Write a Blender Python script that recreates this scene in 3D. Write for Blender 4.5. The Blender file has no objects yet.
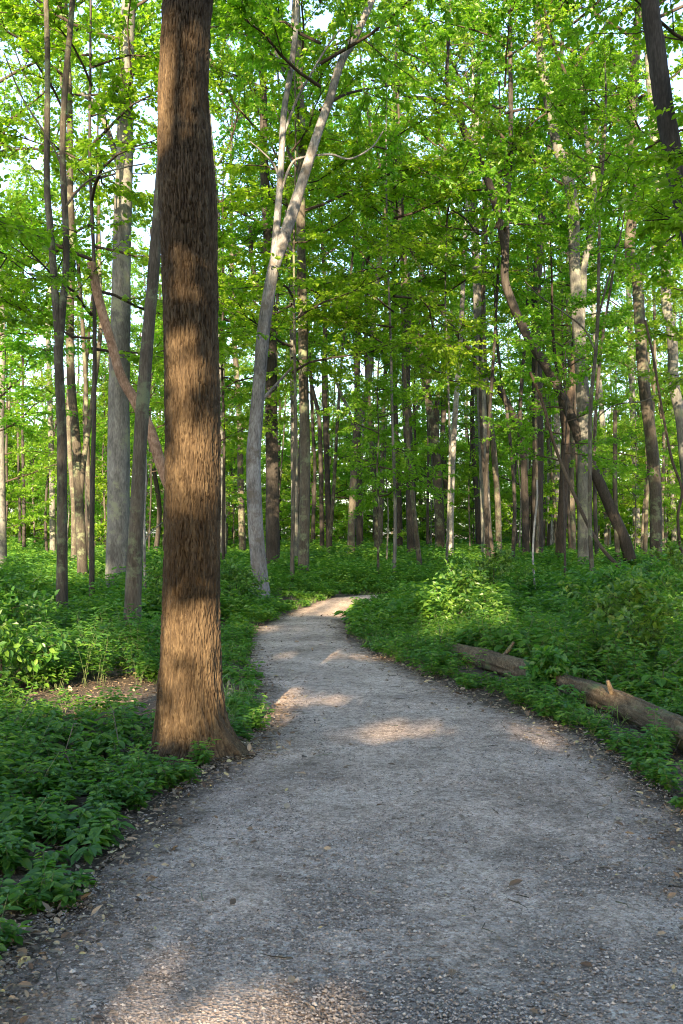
import bpy, math, random
import numpy as np

# ------------------------------------------------------------------ camera, world, sun, exposure
SC = bpy.context.scene
F = 950.0; CX = 341.5; HOR = 530.0; CAMH = 1.5
cam_d = bpy.data.cameras.new('camera'); cam = bpy.data.objects.new('camera', cam_d)
SC.collection.objects.link(cam); SC.camera = cam
cam.location = (0, 0, CAMH); cam.rotation_euler = (math.radians(90), 0, 0)
cam_d.sensor_fit = 'VERTICAL'; cam_d.sensor_height = 24.0; cam_d.lens = 24.0 * F / 1024.0
cam_d.shift_y = (HOR - 512.0) / 1024.0
cam_d.clip_end = 2000.0; cam_d.clip_start = 0.05

SUN_EL = math.radians(21); SUN_AZ = math.radians(187.5)      # azimuth clockwise from +Y
S = np.array([math.sin(SUN_AZ) * math.cos(SUN_EL), math.cos(SUN_AZ) * math.cos(SUN_EL), math.sin(SUN_EL)])
world = bpy.data.worlds.new('World'); SC.world = world; world.use_nodes = True
wn = world.node_tree; wn.nodes.clear()
sky = wn.nodes.new('ShaderNodeTexSky'); sky.sky_type = 'NISHITA'; sky.sun_disc = False
sky.sun_elevation = SUN_EL; sky.sun_rotation = SUN_AZ; sky.air_density = 1.0; sky.dust_density = 2.0; sky.ozone_density = 1.0
bg = wn.nodes.new('ShaderNodeBackground'); bg.inputs['Strength'].default_value = 0.11
wo = wn.nodes.new('ShaderNodeOutputWorld')
wn.links.new(sky.outputs[0], bg.inputs[0]); wn.links.new(bg.outputs[0], wo.inputs[0])
sun_d = bpy.data.lights.new('sun', 'SUN'); sun_d.energy = 5.0; sun_d.angle = math.radians(0.55); sun_d.color = (1.0, 0.75, 0.47)
sun = bpy.data.objects.new('sun', sun_d); SC.collection.objects.link(sun)
from mathutils import Vector
sun.rotation_euler = Vector(S).to_track_quat('Z', 'Y').to_euler()
SC.view_settings.view_transform = 'Standard'; SC.view_settings.look = 'None'
SC.view_settings.exposure = 2.75; SC.view_settings.gamma = 1.0
SC.cycles.filter_width = 1.05
SC.cycles.max_bounces = 7; SC.cycles.diffuse_bounces = 4; SC.cycles.transmission_bounces = 5
SC.cycles.glossy_bounces = 2; SC.cycles.sample_clamp_indirect = 6.0

# ------------------------------------------------------------------ helpers
COL = SC.collection
def link(o, parent=None):
    COL.objects.link(o)
    if parent is not None: o.parent = parent
    return o
def tag(o, label=None, cat=None, group=None, kind=None):
    if label:
        if not 4 <= len(label.split()) <= 16: print('LABEL', len(label.split()), label)
        o['label'] = label
    if cat: o['category'] = cat
    if group: o['group'] = group
    if kind: o['kind'] = kind
    return o
def empty(name, loc, rz=0.0, scale=1.0):
    o = bpy.data.objects.new(name, None); o.location = loc; o.rotation_euler = (0, 0, rz); o.scale = (scale,) * 3
    o.empty_display_size = 0.3
    return link(o)

def build_mesh(name, verts, faces, mats, fmat=None, smooth=False, attrs=None):
    """faces: list of int arrays (n,k) with constant k per array; fmat: material index per array"""
    me = bpy.data.meshes.new(name)
    verts = np.asarray(verts, dtype=np.float32)
    me.vertices.add(len(verts)); me.vertices.foreach_set('co', verts.ravel())
    faces = [np.asarray(f, dtype=np.int32) for f in faces if len(f)]
    nl = sum(f.size for f in faces); npoly = sum(len(f) for f in faces)
    me.loops.add(nl); me.polygons.add(npoly)
    me.loops.foreach_set('vertex_index', np.concatenate([f.ravel() for f in faces]))
    tot = np.concatenate([np.full(len(f), f.shape[1], dtype=np.int32) for f in faces])
    st = np.zeros(npoly, dtype=np.int32); st[1:] = np.cumsum(tot)[:-1]
    me.polygons.foreach_set('loop_start', st); me.polygons.foreach_set('loop_total', tot)
    if fmat is not None:
        me.polygons.foreach_set('material_index', np.concatenate([np.full(len(f), m, dtype=np.int32) for f, m in zip(faces, fmat)]))
    for m in mats: me.materials.append(m)
    if attrs:
        for k, v in attrs.items():
            a = me.attributes.new(k, 'FLOAT', 'POINT'); a.data.foreach_set('value', np.asarray(v, dtype=np.float32))
    me.update(calc_edges=True)
    sm = np.zeros(npoly, dtype=bool)
    if smooth is True: sm[:] = True
    elif smooth is not False:
        sm = np.concatenate([np.full(len(f), bool(s)) for f, s in zip(faces, smooth)])
    me.polygons.foreach_set('use_smooth', sm)
    return me

# --- numpy value noise
_rg = np.random.RandomState(7); _T = _rg.rand(64, 64, 64).astype(np.float32) * 2 - 1
def vnoise(x, y, z):
    x, y, z = np.broadcast_arrays(np.asarray(x, float), np.asarray(y, float), np.asarray(z, float))
    xi = np.floor(x).astype(int); yi = np.floor(y).astype(int); zi = np.floor(z).astype(int)
    fx = x - xi; fy = y - yi; fz = z - zi
    fx = fx * fx * (3 - 2 * fx); fy = fy * fy * (3 - 2 * fy); fz = fz * fz * (3 - 2 * fz)
    r = 0
    for a in (0, 1):
        for b in (0, 1):
            for c in (0, 1):
                w = (fx if a else 1 - fx) * (fy if b else 1 - fy) * (fz if c else 1 - fz)
                r = r + w * _T[(xi + a) & 63, (yi + b) & 63, (zi + c) & 63]
    return r
def fbm(x, y, z, o=4):
    r = 0; a = 1.0; s = 1.0
    for i in range(o):
        r = r + a * vnoise(x * s + 13.1 * i, y * s + 7.7 * i, z * s + 3.3 * i); a *= 0.5; s *= 2.03
    return r

def norm(v): return v / (np.linalg.norm(v, axis=-1, keepdims=True) + 1e-9)

def tubes(P, R, sides=5, wob=0.0, seed=0):
    """P (k,m,3), R (k,m) -> verts, quads"""
    P = np.asarray(P, float); R = np.asarray(R, float)
    k, m, _ = P.shape
    T = np.empty_like(P); T[:, 1:-1] = P[:, 2:] - P[:, :-2]; T[:, 0] = P[:, 1] - P[:, 0]; T[:, -1] = P[:, -1] - P[:, -2]
    T = norm(T)
    ref = np.where(np.abs(T[..., 1:2]) < 0.9, np.array([0, 1.0, 0]), np.array([1.0, 0, 0]))
    U = norm(np.cross(T, ref)); V = np.cross(T, U)
    a = np.arange(sides) * 2 * np.pi / sides
    rr = R[..., None]
    if wob:
        rg = np.random.RandomState(seed); rr = rr * (1 + wob * (rg.rand(k, m, sides) - .5))
    vv = P[:, :, None] + rr[..., None] * (np.cos(a)[None, None, :, None] * U[:, :, None] + np.sin(a)[None, None, :, None] * V[:, :, None])
    verts = vv.reshape(-1, 3)
    i = np.arange(k)[:, None, None] * m * sides + np.arange(m - 1)[None, :, None] * sides
    j = np.arange(sides)[None, None, :]; j2 = (j + 1) % sides
    q = np.stack([i + j, i + j2, i + sides + j2, i + sides + j], -1).reshape(-1, 4)
    return verts, q

def leaves(P, D, N, L, W, shape='hex', fold=0.22, droop=0.12):
    """leaf blades as folded faces. P,D,N (n,3) L,W (n,)"""
    D = norm(D); Sd = norm(np.cross(D, N)); Nn = np.cross(Sd, D)
    L = L[:, None]; W = W[:, None]; n = len(P)
    if shape == 'quad':      # base, left, tip, right
        v = np.stack([P, P + D * L * .48 - Sd * W * .5 + Nn * W * fold, P + D * L - Nn * L * droop, P + D * L * .45 + Sd * W * .5 + Nn * W * fold], 1).reshape(-1, 3)
        b = np.arange(n)[:, None] * 4
        return v, np.concatenate([b + [0, 1, 2], b + [0, 2, 3]]).astype(np.int32)
    if shape == 'hex':
        v = np.stack([P, P + D * L * .25 - Sd * W * .42 + Nn * (W * fold * .8 - L * droop * .12), P + D * L * .62 - Sd * W * .42 + Nn * (W * fold * .6 - L * droop * .45), P + D * L - Nn * L * droop,
                      P + D * L * .62 + Sd * W * .42 + Nn * (W * fold * .6 - L * droop * .45), P + D * L * .25 + Sd * W * .42 + Nn * (W * fold * .8 - L * droop * .12)], 1).reshape(-1, 3)
        b = np.arange(n)[:, None] * 6
        return v, np.concatenate([b + [0, 1, 2, 3], b + [0, 3, 4, 5]]).astype(np.int32)
    if shape == 'blade':     # arching strip
        pts = []
        for l, w in ((0, .5), (.35, .5), (.7, .38), (1.0, .06)):
            c = P + D * L * l - Nn * L * droop * l * l; pts += [c - Sd * W * w, c + Sd * W * w]
        v = np.stack(pts, 1).reshape(-1, 3); b = np.arange(n)[:, None] * 8
        return v, np.concatenate([b + [0, 1, 3, 2], b + [2, 3, 5, 4], b + [4, 5, 7, 6]]).astype(np.int32)
    if shape == 'maple':     # five lobes
        prof = [(0, 0), (.12, -.50), (.42, -.26), (.70, -.46), (.68, -.15), (1.0, 0)]
        pts = []
        for (l, w) in prof: pts.append(P + D * L * l + Sd * W * w * 1.05 + Nn * (W * abs(w) * fold * 1.4 - L * droop * l * l))
        for (l, w) in prof[-2:0:-1]: pts.append(P + D * L * l - Sd * W * w * 1.05 + Nn * (W * abs(w) * fold * 1.4 - L * droop * l * l))
        v = np.stack(pts, 1).reshape(-1, 3); b = np.arange(n)[:, None] * 10
        q = np.concatenate([b + [0, 1, 2, 5], b + [2, 3, 4, 5], b + [0, 5, 8, 9], b + [8, 5, 6, 7]])
        return v, q.astype(np.int32)

# ------------------------------------------------------------------ materials
def mat(name):
    m = bpy.data.materials.new(name); m.use_nodes = True; m.node_tree.nodes.clear(); return m, m.node_tree
def N(nt, t, **kw):
    n = nt.nodes.new(t)
    for k, v in kw.items():
        if k.startswith('_'): setattr(n, k[1:], v)
        else: n.inputs[k].default_value = v
    return n
def ramp(nt, src, stops):
    r = nt.nodes.new('ShaderNodeValToRGB'); e = r.color_ramp.elements
    while len(e) < len(stops): e.new(0.5)
    for i, (p, c) in enumerate(stops): e[i].position = p; e[i].color = (*c, 1)
    nt.links.new(src, r.inputs[0]); return r

def leaf_mat(name, cols, tr, trans=0.45, gloss=0.06, tscale=None):
    m, nt = mat(name); L = nt.links
    g = N(nt, 'ShaderNodeNewGeometry'); oi = N(nt, 'ShaderNodeObjectInfo')
    tc = N(nt, 'ShaderNodeTexCoord'); nz = N(nt, 'ShaderNodeTexNoise', Scale=0.45); nz.inputs['Detail'].default_value = 2
    L.new(g.outputs['Position'], nz.inputs['Vector'])
    a = N(nt, 'ShaderNodeMath', _operation='MULTIPLY_ADD'); a.inputs[1].default_value = 0.45
    L.new(g.outputs['Random Per Island'], a.inputs[0])
    b = N(nt, 'ShaderNodeMath', _operation='MULTIPLY'); b.inputs[1].default_value = 0.60
    L.new(nz.outputs[0], b.inputs[0]); L.new(b.outputs[0], a.inputs[2])
    r = ramp(nt, a.outputs[0], [(0.1, cols[0]), (0.5, cols[1]), (0.9, cols[2])])
    hs = N(nt, 'ShaderNodeHueSaturation')
    mr = N(nt, 'ShaderNodeMapRange'); mr.inputs[3].default_value = 0.475; mr.inputs[4].default_value = 0.52
    L.new(oi.outputs['Random'], mr.inputs[0]); L.new(mr.outputs[0], hs.inputs['Hue']); L.new(r.outputs[0], hs.inputs['Color'])
    mx = N(nt, 'ShaderNodeMix', _data_type='RGBA', _blend_type='MULTIPLY'); mx.inputs[0].default_value = 1
    L.new(hs.outputs[0], mx.inputs[6]); mx.inputs[7].default_value = (*tr, 1)
    d = N(nt, 'ShaderNodeBsdfDiffuse'); t = N(nt, 'ShaderNodeBsdfTranslucent'); L.new(hs.outputs[0], d.inputs[0]); L.new(mx.outputs[2], t.inputs[0])
    ms = N(nt, 'ShaderNodeMixShader'); ms.inputs[0].default_value = trans; L.new(d.outputs[0], ms.inputs[1]); L.new(t.outputs[0], ms.inputs[2])
    gl = N(nt, 'ShaderNodeBsdfGlossy', Roughness=0.42); gl.inputs[0].default_value = (.9, .95, 1, 1)
    m2 = N(nt, 'ShaderNodeMixShader'); m2.inputs[0].default_value = gloss; L.new(ms.outputs[0], m2.inputs[1]); L.new(gl.outputs[0], m2.inputs[2])
    o = N(nt, 'ShaderNodeOutputMaterial'); L.new(m2.outputs[0], o.inputs[0]); return m

M_CAN = leaf_mat('canopy_leaf', [(.045, .120, .009), (.085, .185, .013), (.145, .25, .020)], (2.3, 2.5, .9), .58, .018)
M_MAPLE = leaf_mat('maple_leaf', [(.045, .125, .008), (.09, .19, .011), (.16, .255, .018)], (2.3, 2.5, .9), .58, .022)
M_COVER = leaf_mat('cover_leaf', [(.022, .072, .018), (.060, .150, .020), (.150, .240, .026)], (1.9, 2.1, 1.0), .42, .03)
M_GRASS = leaf_mat('grass_blade', [(.07, .14, .02), (.12, .20, .03), (.17, .25, .04)], (1.6, 1.8, 1.1), .4, .05)

def bark_mat(name, c0, c1, c2, vs=(9, 9, 1.6), bump=0.6, fine=60, blotch=None, lo=.36):
    m, nt = mat(name); L = nt.links
    tc = N(nt, 'ShaderNodeTexCoord'); mp = N(nt, 'ShaderNodeMapping'); mp.inputs['Scale'].default_value = vs
    L.new(tc.outputs['Object'], mp.inputs[0])
    n1 = N(nt, 'ShaderNodeTexNoise', Scale=1.0); n1.inputs['Detail'].default_value = 6; n1.inputs['Roughness'].default_value = .65
    n1.inputs['Distortion'].default_value = .6
    L.new(mp.outputs[0], n1.inputs['Vector'])
    mp2 = N(nt, 'ShaderNodeMapping'); mp2.inputs['Scale'].default_value = (fine, fine, fine * .2); L.new(tc.outputs['Object'], mp2.inputs[0])
    n2 = N(nt, 'ShaderNodeTexNoise', Scale=1.0); n2.inputs['Detail'].default_value = 4; L.new(mp2.outputs[0], n2.inputs['Vector'])
    ad = N(nt, 'ShaderNodeMix', _data_type='FLOAT'); ad.inputs[0].default_value = .45; L.new(n1.outputs[0], ad.inputs[2]); L.new(n2.outputs[0], ad.inputs[3])
    r = ramp(nt, ad.outputs[0], [(.36, c0), (.5, c1), (.64, c2)])
    n3 = N(nt, 'ShaderNodeTexNoise', Scale=1.3); n3.inputs['Detail'].default_value = 3; L.new(tc.outputs['Object'], n3.inputs['Vector'])
    hv = N(nt, 'ShaderNodeMapRange'); hv.inputs[1].default_value = .3; hv.inputs[2].default_value = .7; hv.inputs[3].default_value = .65; hv.inputs[4].default_value = 1.35
    L.new(n3.outputs[0], hv.inputs[0])
    oi = N(nt, 'ShaderNodeObjectInfo'); ov = N(nt, 'ShaderNodeMapRange'); ov.inputs[3].default_value = .75; ov.inputs[4].default_value = 1.3; L.new(oi.outputs['Random'], ov.inputs[0])
    mu = N(nt, 'ShaderNodeMath', _operation='MULTIPLY'); L.new(hv.outputs[0], mu.inputs[0]); L.new(ov.outputs[0], mu.inputs[1])
    hs = N(nt, 'ShaderNodeHueSaturation'); L.new(mu.outputs[0], hs.inputs['Value']); L.new(r.outputs[0], hs.inputs['Color'])
    colout = hs.outputs[0]
    if blotch:     # lichen / moss patches
        n4 = N(nt, 'ShaderNodeTexNoise', Scale=2.6); n4.inputs['Detail'].default_value = 6; n4.inputs['Roughness'].default_value = .7; L.new(tc.outputs['Object'], n4.inputs['Vector'])
        rr = ramp(nt, n4.outputs[0], [(.52, (0, 0, 0)), (.62, (1, 1, 1))])
        mb = N(nt, 'ShaderNodeMix', _data_type='RGBA'); L.new(rr.outputs[0], mb.inputs[0]); L.new(colout, mb.inputs[6]); mb.inputs[7].default_value = (*blotch, 1)
        colout = mb.outputs[2]
    p = N(nt, 'ShaderNodeBsdfPrincipled', Roughness=.92); p.inputs['Specular IOR Level'].default_value = .2
    L.new(colout, p.inputs['Base Color'])
    bp = N(nt, 'ShaderNodeBump', Strength=bump, Distance=.02); L.new(ad.outputs[0], bp.inputs['Height']); L.new(bp.outputs[0], p.inputs['Normal'])
    o = N(nt, 'ShaderNodeOutputMaterial'); L.new(p.outputs[0], o.inputs[0]); return m

M_OAK = bark_mat('furrowed_bark', (0.031, 0.022, 0.013), (0.064, 0.045, 0.026), (0.116, 0.086, 0.050), (26, 26, 4), .7, 120)
def groove_mat():
    m = M_OAK; nt = m.node_tree; L = nt.links; p = [n for n in nt.nodes if n.type == 'BSDF_PRINCIPLED'][0]
    src = p.inputs['Base Color'].links[0].from_socket; at = N(nt, 'ShaderNodeAttribute', _attribute_name='groove')
    r = ramp(nt, at.outputs['Fac'], [(.15, (0, 0, 0)), (.8, (.75, .75, .75))])
    mx = N(nt, 'ShaderNodeMix', _data_type='RGBA'); L.new(r.outputs[0], mx.inputs[0]); L.new(src, mx.inputs[6]); mx.inputs[7].default_value = (.018, .011, .006, 1); L.new(mx.outputs[2], p.inputs['Base Color'])
groove_mat()
M_DARK = bark_mat('dark_bark', (0.015, 0.014, 0.013), (0.029, 0.026, 0.023), (0.049, 0.045, 0.041), (14, 14, 2.2), .8)
M_MID = bark_mat('brown_bark', (0.027, 0.024, 0.019), (0.050, 0.045, 0.036), (0.077, 0.070, 0.058), (14, 14, 2.2), .8, blotch=(.10, .12, .075))
M_PALE = bark_mat('pale_bark', (0.072, 0.070, 0.065), (0.132, 0.132, 0.124), (0.216, 0.217, 0.214), (7, 7, 2.5), .7, blotch=(.30, .29, .26))
M_SYC = bark_mat('peeling_bark', (0.037, 0.036, 0.038), (0.112, 0.113, 0.117), (0.173, 0.180, 0.191), (7, 7, 2.0), .8, blotch=(.085, .078, .07))
M_GREY = bark_mat('grey_bark', (0.045, 0.045, 0.043), (0.079, 0.081, 0.077), (0.127, 0.130, 0.124), (10, 10, 2.0), .7, blotch=(.14, .155, .11))
M_TWIG = bark_mat('twig_bark', (0.021, 0.017, 0.013), (0.035, 0.028, 0.021), (0.056, 0.045, 0.035), (20, 20, 5), .2)
M_VINE = bark_mat('vine_bark', (.03, .022, .016), (.05, .038, .028), (.09, .07, .05), (30, 30, 10), .4)
M_LOG = bark_mat('rotting_wood', (0.053, 0.037, 0.022), (0.114, 0.086, 0.055), (0.205, 0.160, 0.105), (34, 5, 34), .95, 50, blotch=(.10, .12, .055))

# ------------------------------------------------------------------ ground height, path outline
def gz(x, y):
    x = np.asarray(x, float); y = np.asarray(y, float)
    return 0.05 * fbm(x * .16 + 3, y * .16 + 8, x * 0 + 1.5, 3)
def pix(px, py, Y=None):
    if Y is None: Y = F * CAMH / (py - HOR)
    return (px - CX) / F * Y, Y, CAMH + (HOR - py) / F * Y

left_px = [(-190, 1250), (-60, 1050), (0, 970), (60, 925), (115, 868), (160, 818), (205, 778), (240, 748), (262, 724), (258, 700), (248, 676), (245, 650), (256, 630), (285, 614), (320, 601), (342, 597), (372, 595.5), (430, 594.5), (600, 592)]
right_px = [(1060, 1250), (850, 1050), (790, 970), (752, 925), (716, 868), (676, 818), (632, 778), (586, 748), (540, 724), (470, 702), (415, 675), (375, 655), (348, 635), (347, 618), (358, 605), (378, 601), (430, 600), (510, 599), (620, 597)]
def ground_pts(px): return np.array([pix(a, b)[:2] for a, b in px])
def catmull(P, n):
    P = np.asarray(P, float); Q = np.vstack([2 * P[0] - P[1], P, 2 * P[-1] - P[-2]]); out = []
    for i in range(len(P) - 1):
        p0, p1, p2, p3 = Q[i:i + 4]
        t = np.linspace(0, 1, n, endpoint=False)[:, None]
        out.append(.5 * (2 * p1 + (p2 - p0) * t + (2 * p0 - 5 * p1 + 4 * p2 - p3) * t * t + (3 * p1 - p0 - 3 * p2 + p3) * t ** 3))
    return np.vstack(out + [P[-1:]])
LE = catmull(ground_pts(left_px), 24); RE = catmull(ground_pts(right_px), 24)
LE = np.vstack([[LE[0] + (LE[0] - LE[24]) * 1.0 * k for k in (14, 9, 5, 2)], LE]); RE = np.vstack([[RE[0] + (RE[0] - RE[24]) * 1.0 * k for k in (14, 9, 5, 2)], RE])
_POLY = np.vstack([LE, RE[::-1]])
def path_sd(x, y):
    """signed distance to the path outline, negative inside"""
    x = np.atleast_1d(x).astype(float); y = np.atleast_1d(y).astype(float)
    A = _POLY; B = np.roll(_POLY, -1, 0); sd = np.full(x.shape, 1e9); ins = np.zeros(x.shape, bool)
    for s in range(0, len(x), 20000):
        X = x[s:s + 20000, None]; Y = y[s:s + 20000, None]
        ex = B[:, 0] - A[:, 0]; ey = B[:, 1] - A[:, 1]
        t = np.clip(((X - A[:, 0]) * ex + (Y - A[:, 1]) * ey) / (ex * ex + ey * ey + 1e-12), 0, 1)
        d = np.hypot(X - A[:, 0] - t * ex, Y - A[:, 1] - t * ey).min(1)
        c = ((A[:, 1] > Y) != (B[:, 1] > Y)) & (X < ex * (Y - A[:, 1]) / (ey + 1e-12 * (ey == 0)) + A[:, 0])
        sd[s:s + 20000] = d; ins[s:s + 20000] = (c.sum(1) % 2) == 1
    return np.where(ins, -sd, sd)

# ------------------------------------------------------------------ ground and path
def ground_mat():
    m, nt = mat('forest_floor'); L = nt.links
    tc = N(nt, 'ShaderNodeTexCoord')
    n1 = N(nt, 'ShaderNodeTexNoise', Scale=30.0); n1.inputs['Detail'].default_value = 8; n1.inputs['Roughness'].default_value = .7; L.new(tc.outputs['Object'], n1.inputs['Vector'])
    v = N(nt, 'ShaderNodeTexVoronoi', Scale=38.0); L.new(tc.outputs['Object'], v.inputs['Vector'])
    mx = N(nt, 'ShaderNodeMix', _data_type='FLOAT'); mx.inputs[0].default_value = .4; L.new(n1.outputs[0], mx.inputs[2]); L.new(v.outputs['Color'], mx.inputs[3])
    r = ramp(nt, mx.outputs[0], [(.25, (.022, .015, .010)), (.5, (.055, .040, .028)), (.75, (.11, .085, .062))])
    p = N(nt, 'ShaderNodeBsdfPrincipled', Roughness=.95); L.new(r.outputs[0], p.inputs['Base Color'])
    b = N(nt, 'ShaderNodeBump', Strength=.9, Distance=.02); L.new(mx.outputs[0], b.inputs['Height']); L.new(b.outputs[0], p.inputs['Normal'])
    o = N(nt, 'ShaderNodeOutputMaterial'); L.new(p.outputs[0], o.inputs[0]); return m
def path_mat():
    m, nt = mat('crushed_gravel'); L = nt.links
    tc = N(nt, 'ShaderNodeTexCoord'); at = N(nt, 'ShaderNodeAttribute', _attribute_name='edge')
    v = N(nt, 'ShaderNodeTexVoronoi', Scale=75.0); v.inputs['Randomness'].default_value = 1; L.new(tc.outputs['Object'], v.inputs['Vector'])
    v2 = N(nt, 'ShaderNodeTexVoronoi', Scale=170.0); L.new(tc.outputs['Object'], v2.inputs['Vector'])
    sp = N(nt, 'ShaderNodeSeparateColor'); L.new(v.outputs['Color'], sp.inputs[0]); sp2 = N(nt, 'ShaderNodeSeparateColor'); L.new(v2.outputs['Color'], sp2.inputs[0])
    mx = N(nt, 'ShaderNodeMix', _data_type='FLOAT'); mx.inputs[0].default_value = .5; L.new(sp.outputs[0], mx.inputs[2]); L.new(sp2.outputs[0], mx.inputs[3])
    stone = ramp(nt, mx.outputs[0], [(.05, (.14, .108, .088)), (.35, (.30, .243, .205)), (.65, (.405, .335, .288)), (.95, (.53, .455, .40))])
    # trodden fine dust / darker humus patches
    n = N(nt, 'ShaderNodeTexNoise', Scale=1.5); n.inputs['Detail'].default_value = 9; n.inputs['Roughness'].default_value = .68; L.new(tc.outputs['Object'], n.inputs['Vector'])
    pr = ramp(nt, n.outputs[0], [(.34, (.62, .60, .58)), (.5, (1.0, .985, .97)), (.66, (1.32, 1.30, 1.29))])
    mul = N(nt, 'ShaderNodeMix', _data_type='RGBA', _blend_type='MULTIPLY'); mul.inputs[0].default_value = 1; L.new(stone.outputs[0], mul.inputs[6]); L.new(pr.outputs[0], mul.inputs[7])
    nm = N(nt, 'ShaderNodeTexNoise', Scale=14.0); nm.inputs['Detail'].default_value = 6; nm.inputs['Roughness'].default_value = .75; L.new(tc.outputs['Object'], nm.inputs['Vector'])
    sr = ramp(nt, nm.outputs[0], [(.40, (.52, .49, .46)), (.52, (1.04, 1.04, 1.04))])
    mul2 = N(nt, 'ShaderNodeMix', _data_type='RGBA', _blend_type='MULTIPLY'); mul2.inputs[0].default_value = .75; L.new(mul.outputs[2], mul2.inputs[6]); L.new(sr.outputs[0], mul2.inputs[7])
    # dirt toward the edges
    nd = N(nt, 'ShaderNodeTexNoise', Scale=5.0); nd.inputs['Detail'].default_value = 7; nd.inputs['Roughness'].default_value = .72; L.new(tc.outputs['Object'], nd.inputs['Vector'])
    e1 = N(nt, 'ShaderNodeMath', _operation='MULTIPLY_ADD'); e1.inputs[1].default_value = .9; L.new(nd.outputs[0], e1.inputs[0]); 
    e0 = N(nt, 'ShaderNodeMath', _operation='ADD'); e0.inputs[1].default_value = -.29; L.new(at.outputs['Fac'], e0.inputs[0]); L.new(e0.outputs[0], e1.inputs[2])
    er = ramp(nt, e1.outputs[0], [(.12, (1, 1, 1)), (.42, (0, 0, 0))])
    dirt = ramp(nt, nm.outputs[0], [(.35, (.030, .022, .016)), (.5, (.075, .056, .042)), (.66, (.15, .12, .094))])
    fin = N(nt, 'ShaderNodeMix', _data_type='RGBA'); L.new(er.outputs[0], fin.inputs[0]); L.new(mul2.outputs[2], fin.inputs[6]); L.new(dirt.outputs[0], fin.inputs[7])
    p = N(nt, 'ShaderNodeBsdfPrincipled', Roughness=.93); p.inputs['Specular IOR Level'].default_value = .25; L.new(fin.outputs[2], p.inputs['Base Color'])
    h = N(nt, 'ShaderNodeMath', _operation='ADD'); L.new(v.outputs['Distance'], h.inputs[0]); L.new(nm.outputs[0], h.inputs[1])
    b = N(nt, 'ShaderNodeBump', Strength=.85, Distance=.012); b.invert = False; L.new(h.outputs[0], b.inputs['Height']); L.new(b.outputs[0], p.inputs['Normal'])
    o = N(nt, 'ShaderNodeOutputMaterial'); L.new(p.outputs[0], o.inputs[0]); return m

def make_ground():
    xs = np.concatenate([np.linspace(-300, -30, 20), np.linspace(-27, 27, 110), np.linspace(30, 300, 20)])
    ys = np.concatenate([np.linspace(-300, -20, 18), np.linspace(-18, 60, 150), np.linspace(66, 400, 22)])
    X, Y = np.meshgrid(xs, ys); Z = gz(X, Y)
    n, m = X.shape; i = np.arange(n - 1)[:, None] * m + np.arange(m - 1)[None]
    q = np.stack([i, i + 1, i + m + 1, i + m], -1).reshape(-1, 4)
    me = build_mesh('forest_ground', np.stack([X, Y, Z], -1).reshape(-1, 3), [q], [ground_mat()], smooth=True)
    tag(link(bpy.data.objects.new('forest_ground', me)), kind='structure')
def make_path():
    k = 60; rg = np.random.RandomState(2)
    t = np.linspace(0, 1, k)
    # ragged outline, the sheet ends inside it
    P = LE[:, None] * (1 - t)[None, :, None] + RE[:, None] * t[None, :, None]
    wid = np.hypot(*(RE - LE).T)
    edge = np.minimum(t[None] * wid[:, None], (1 - t)[None] * wid[:, None]) * np.ones_like(P[..., 0])
    out = (P - P[:, k // 2:k // 2 + 1]); 
    rag = 1 + (0.05 * fbm(P[..., 0] * 1.6, P[..., 1] * 1.6, 4.0 + 0 * P[..., 0], 3) / np.maximum(wid[:, None] / 2.4, .3))
    P = P[:, k // 2:k // 2 + 1] + out * rag[..., None]
    Z = gz(P[..., 0], P[..., 1]) + .012 + .02 * np.clip(edge / .5, 0, 1) + .006 * fbm(P[..., 0] * 3, P[..., 1] * 3, 0 * P[..., 0], 3)
    V = np.concatenate([P, Z[..., None]], -1); n = len(LE)
    i = np.arange(n - 1)[:, None] * k + np.arange(k - 1)[None]
    q = np.stack([i, i + 1, i + k + 1, i + k], -1).reshape(-1, 4)
    me = build_mesh('gravel_path', V.reshape(-1, 3), [q], [path_mat()], smooth=True, attrs={'edge': edge.ravel()})
    tag(link(bpy.data.objects.new('gravel_path', me)), kind='structure')
make_ground(); make_path()
def pz(x, y): return gz(x, y) + .035

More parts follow.
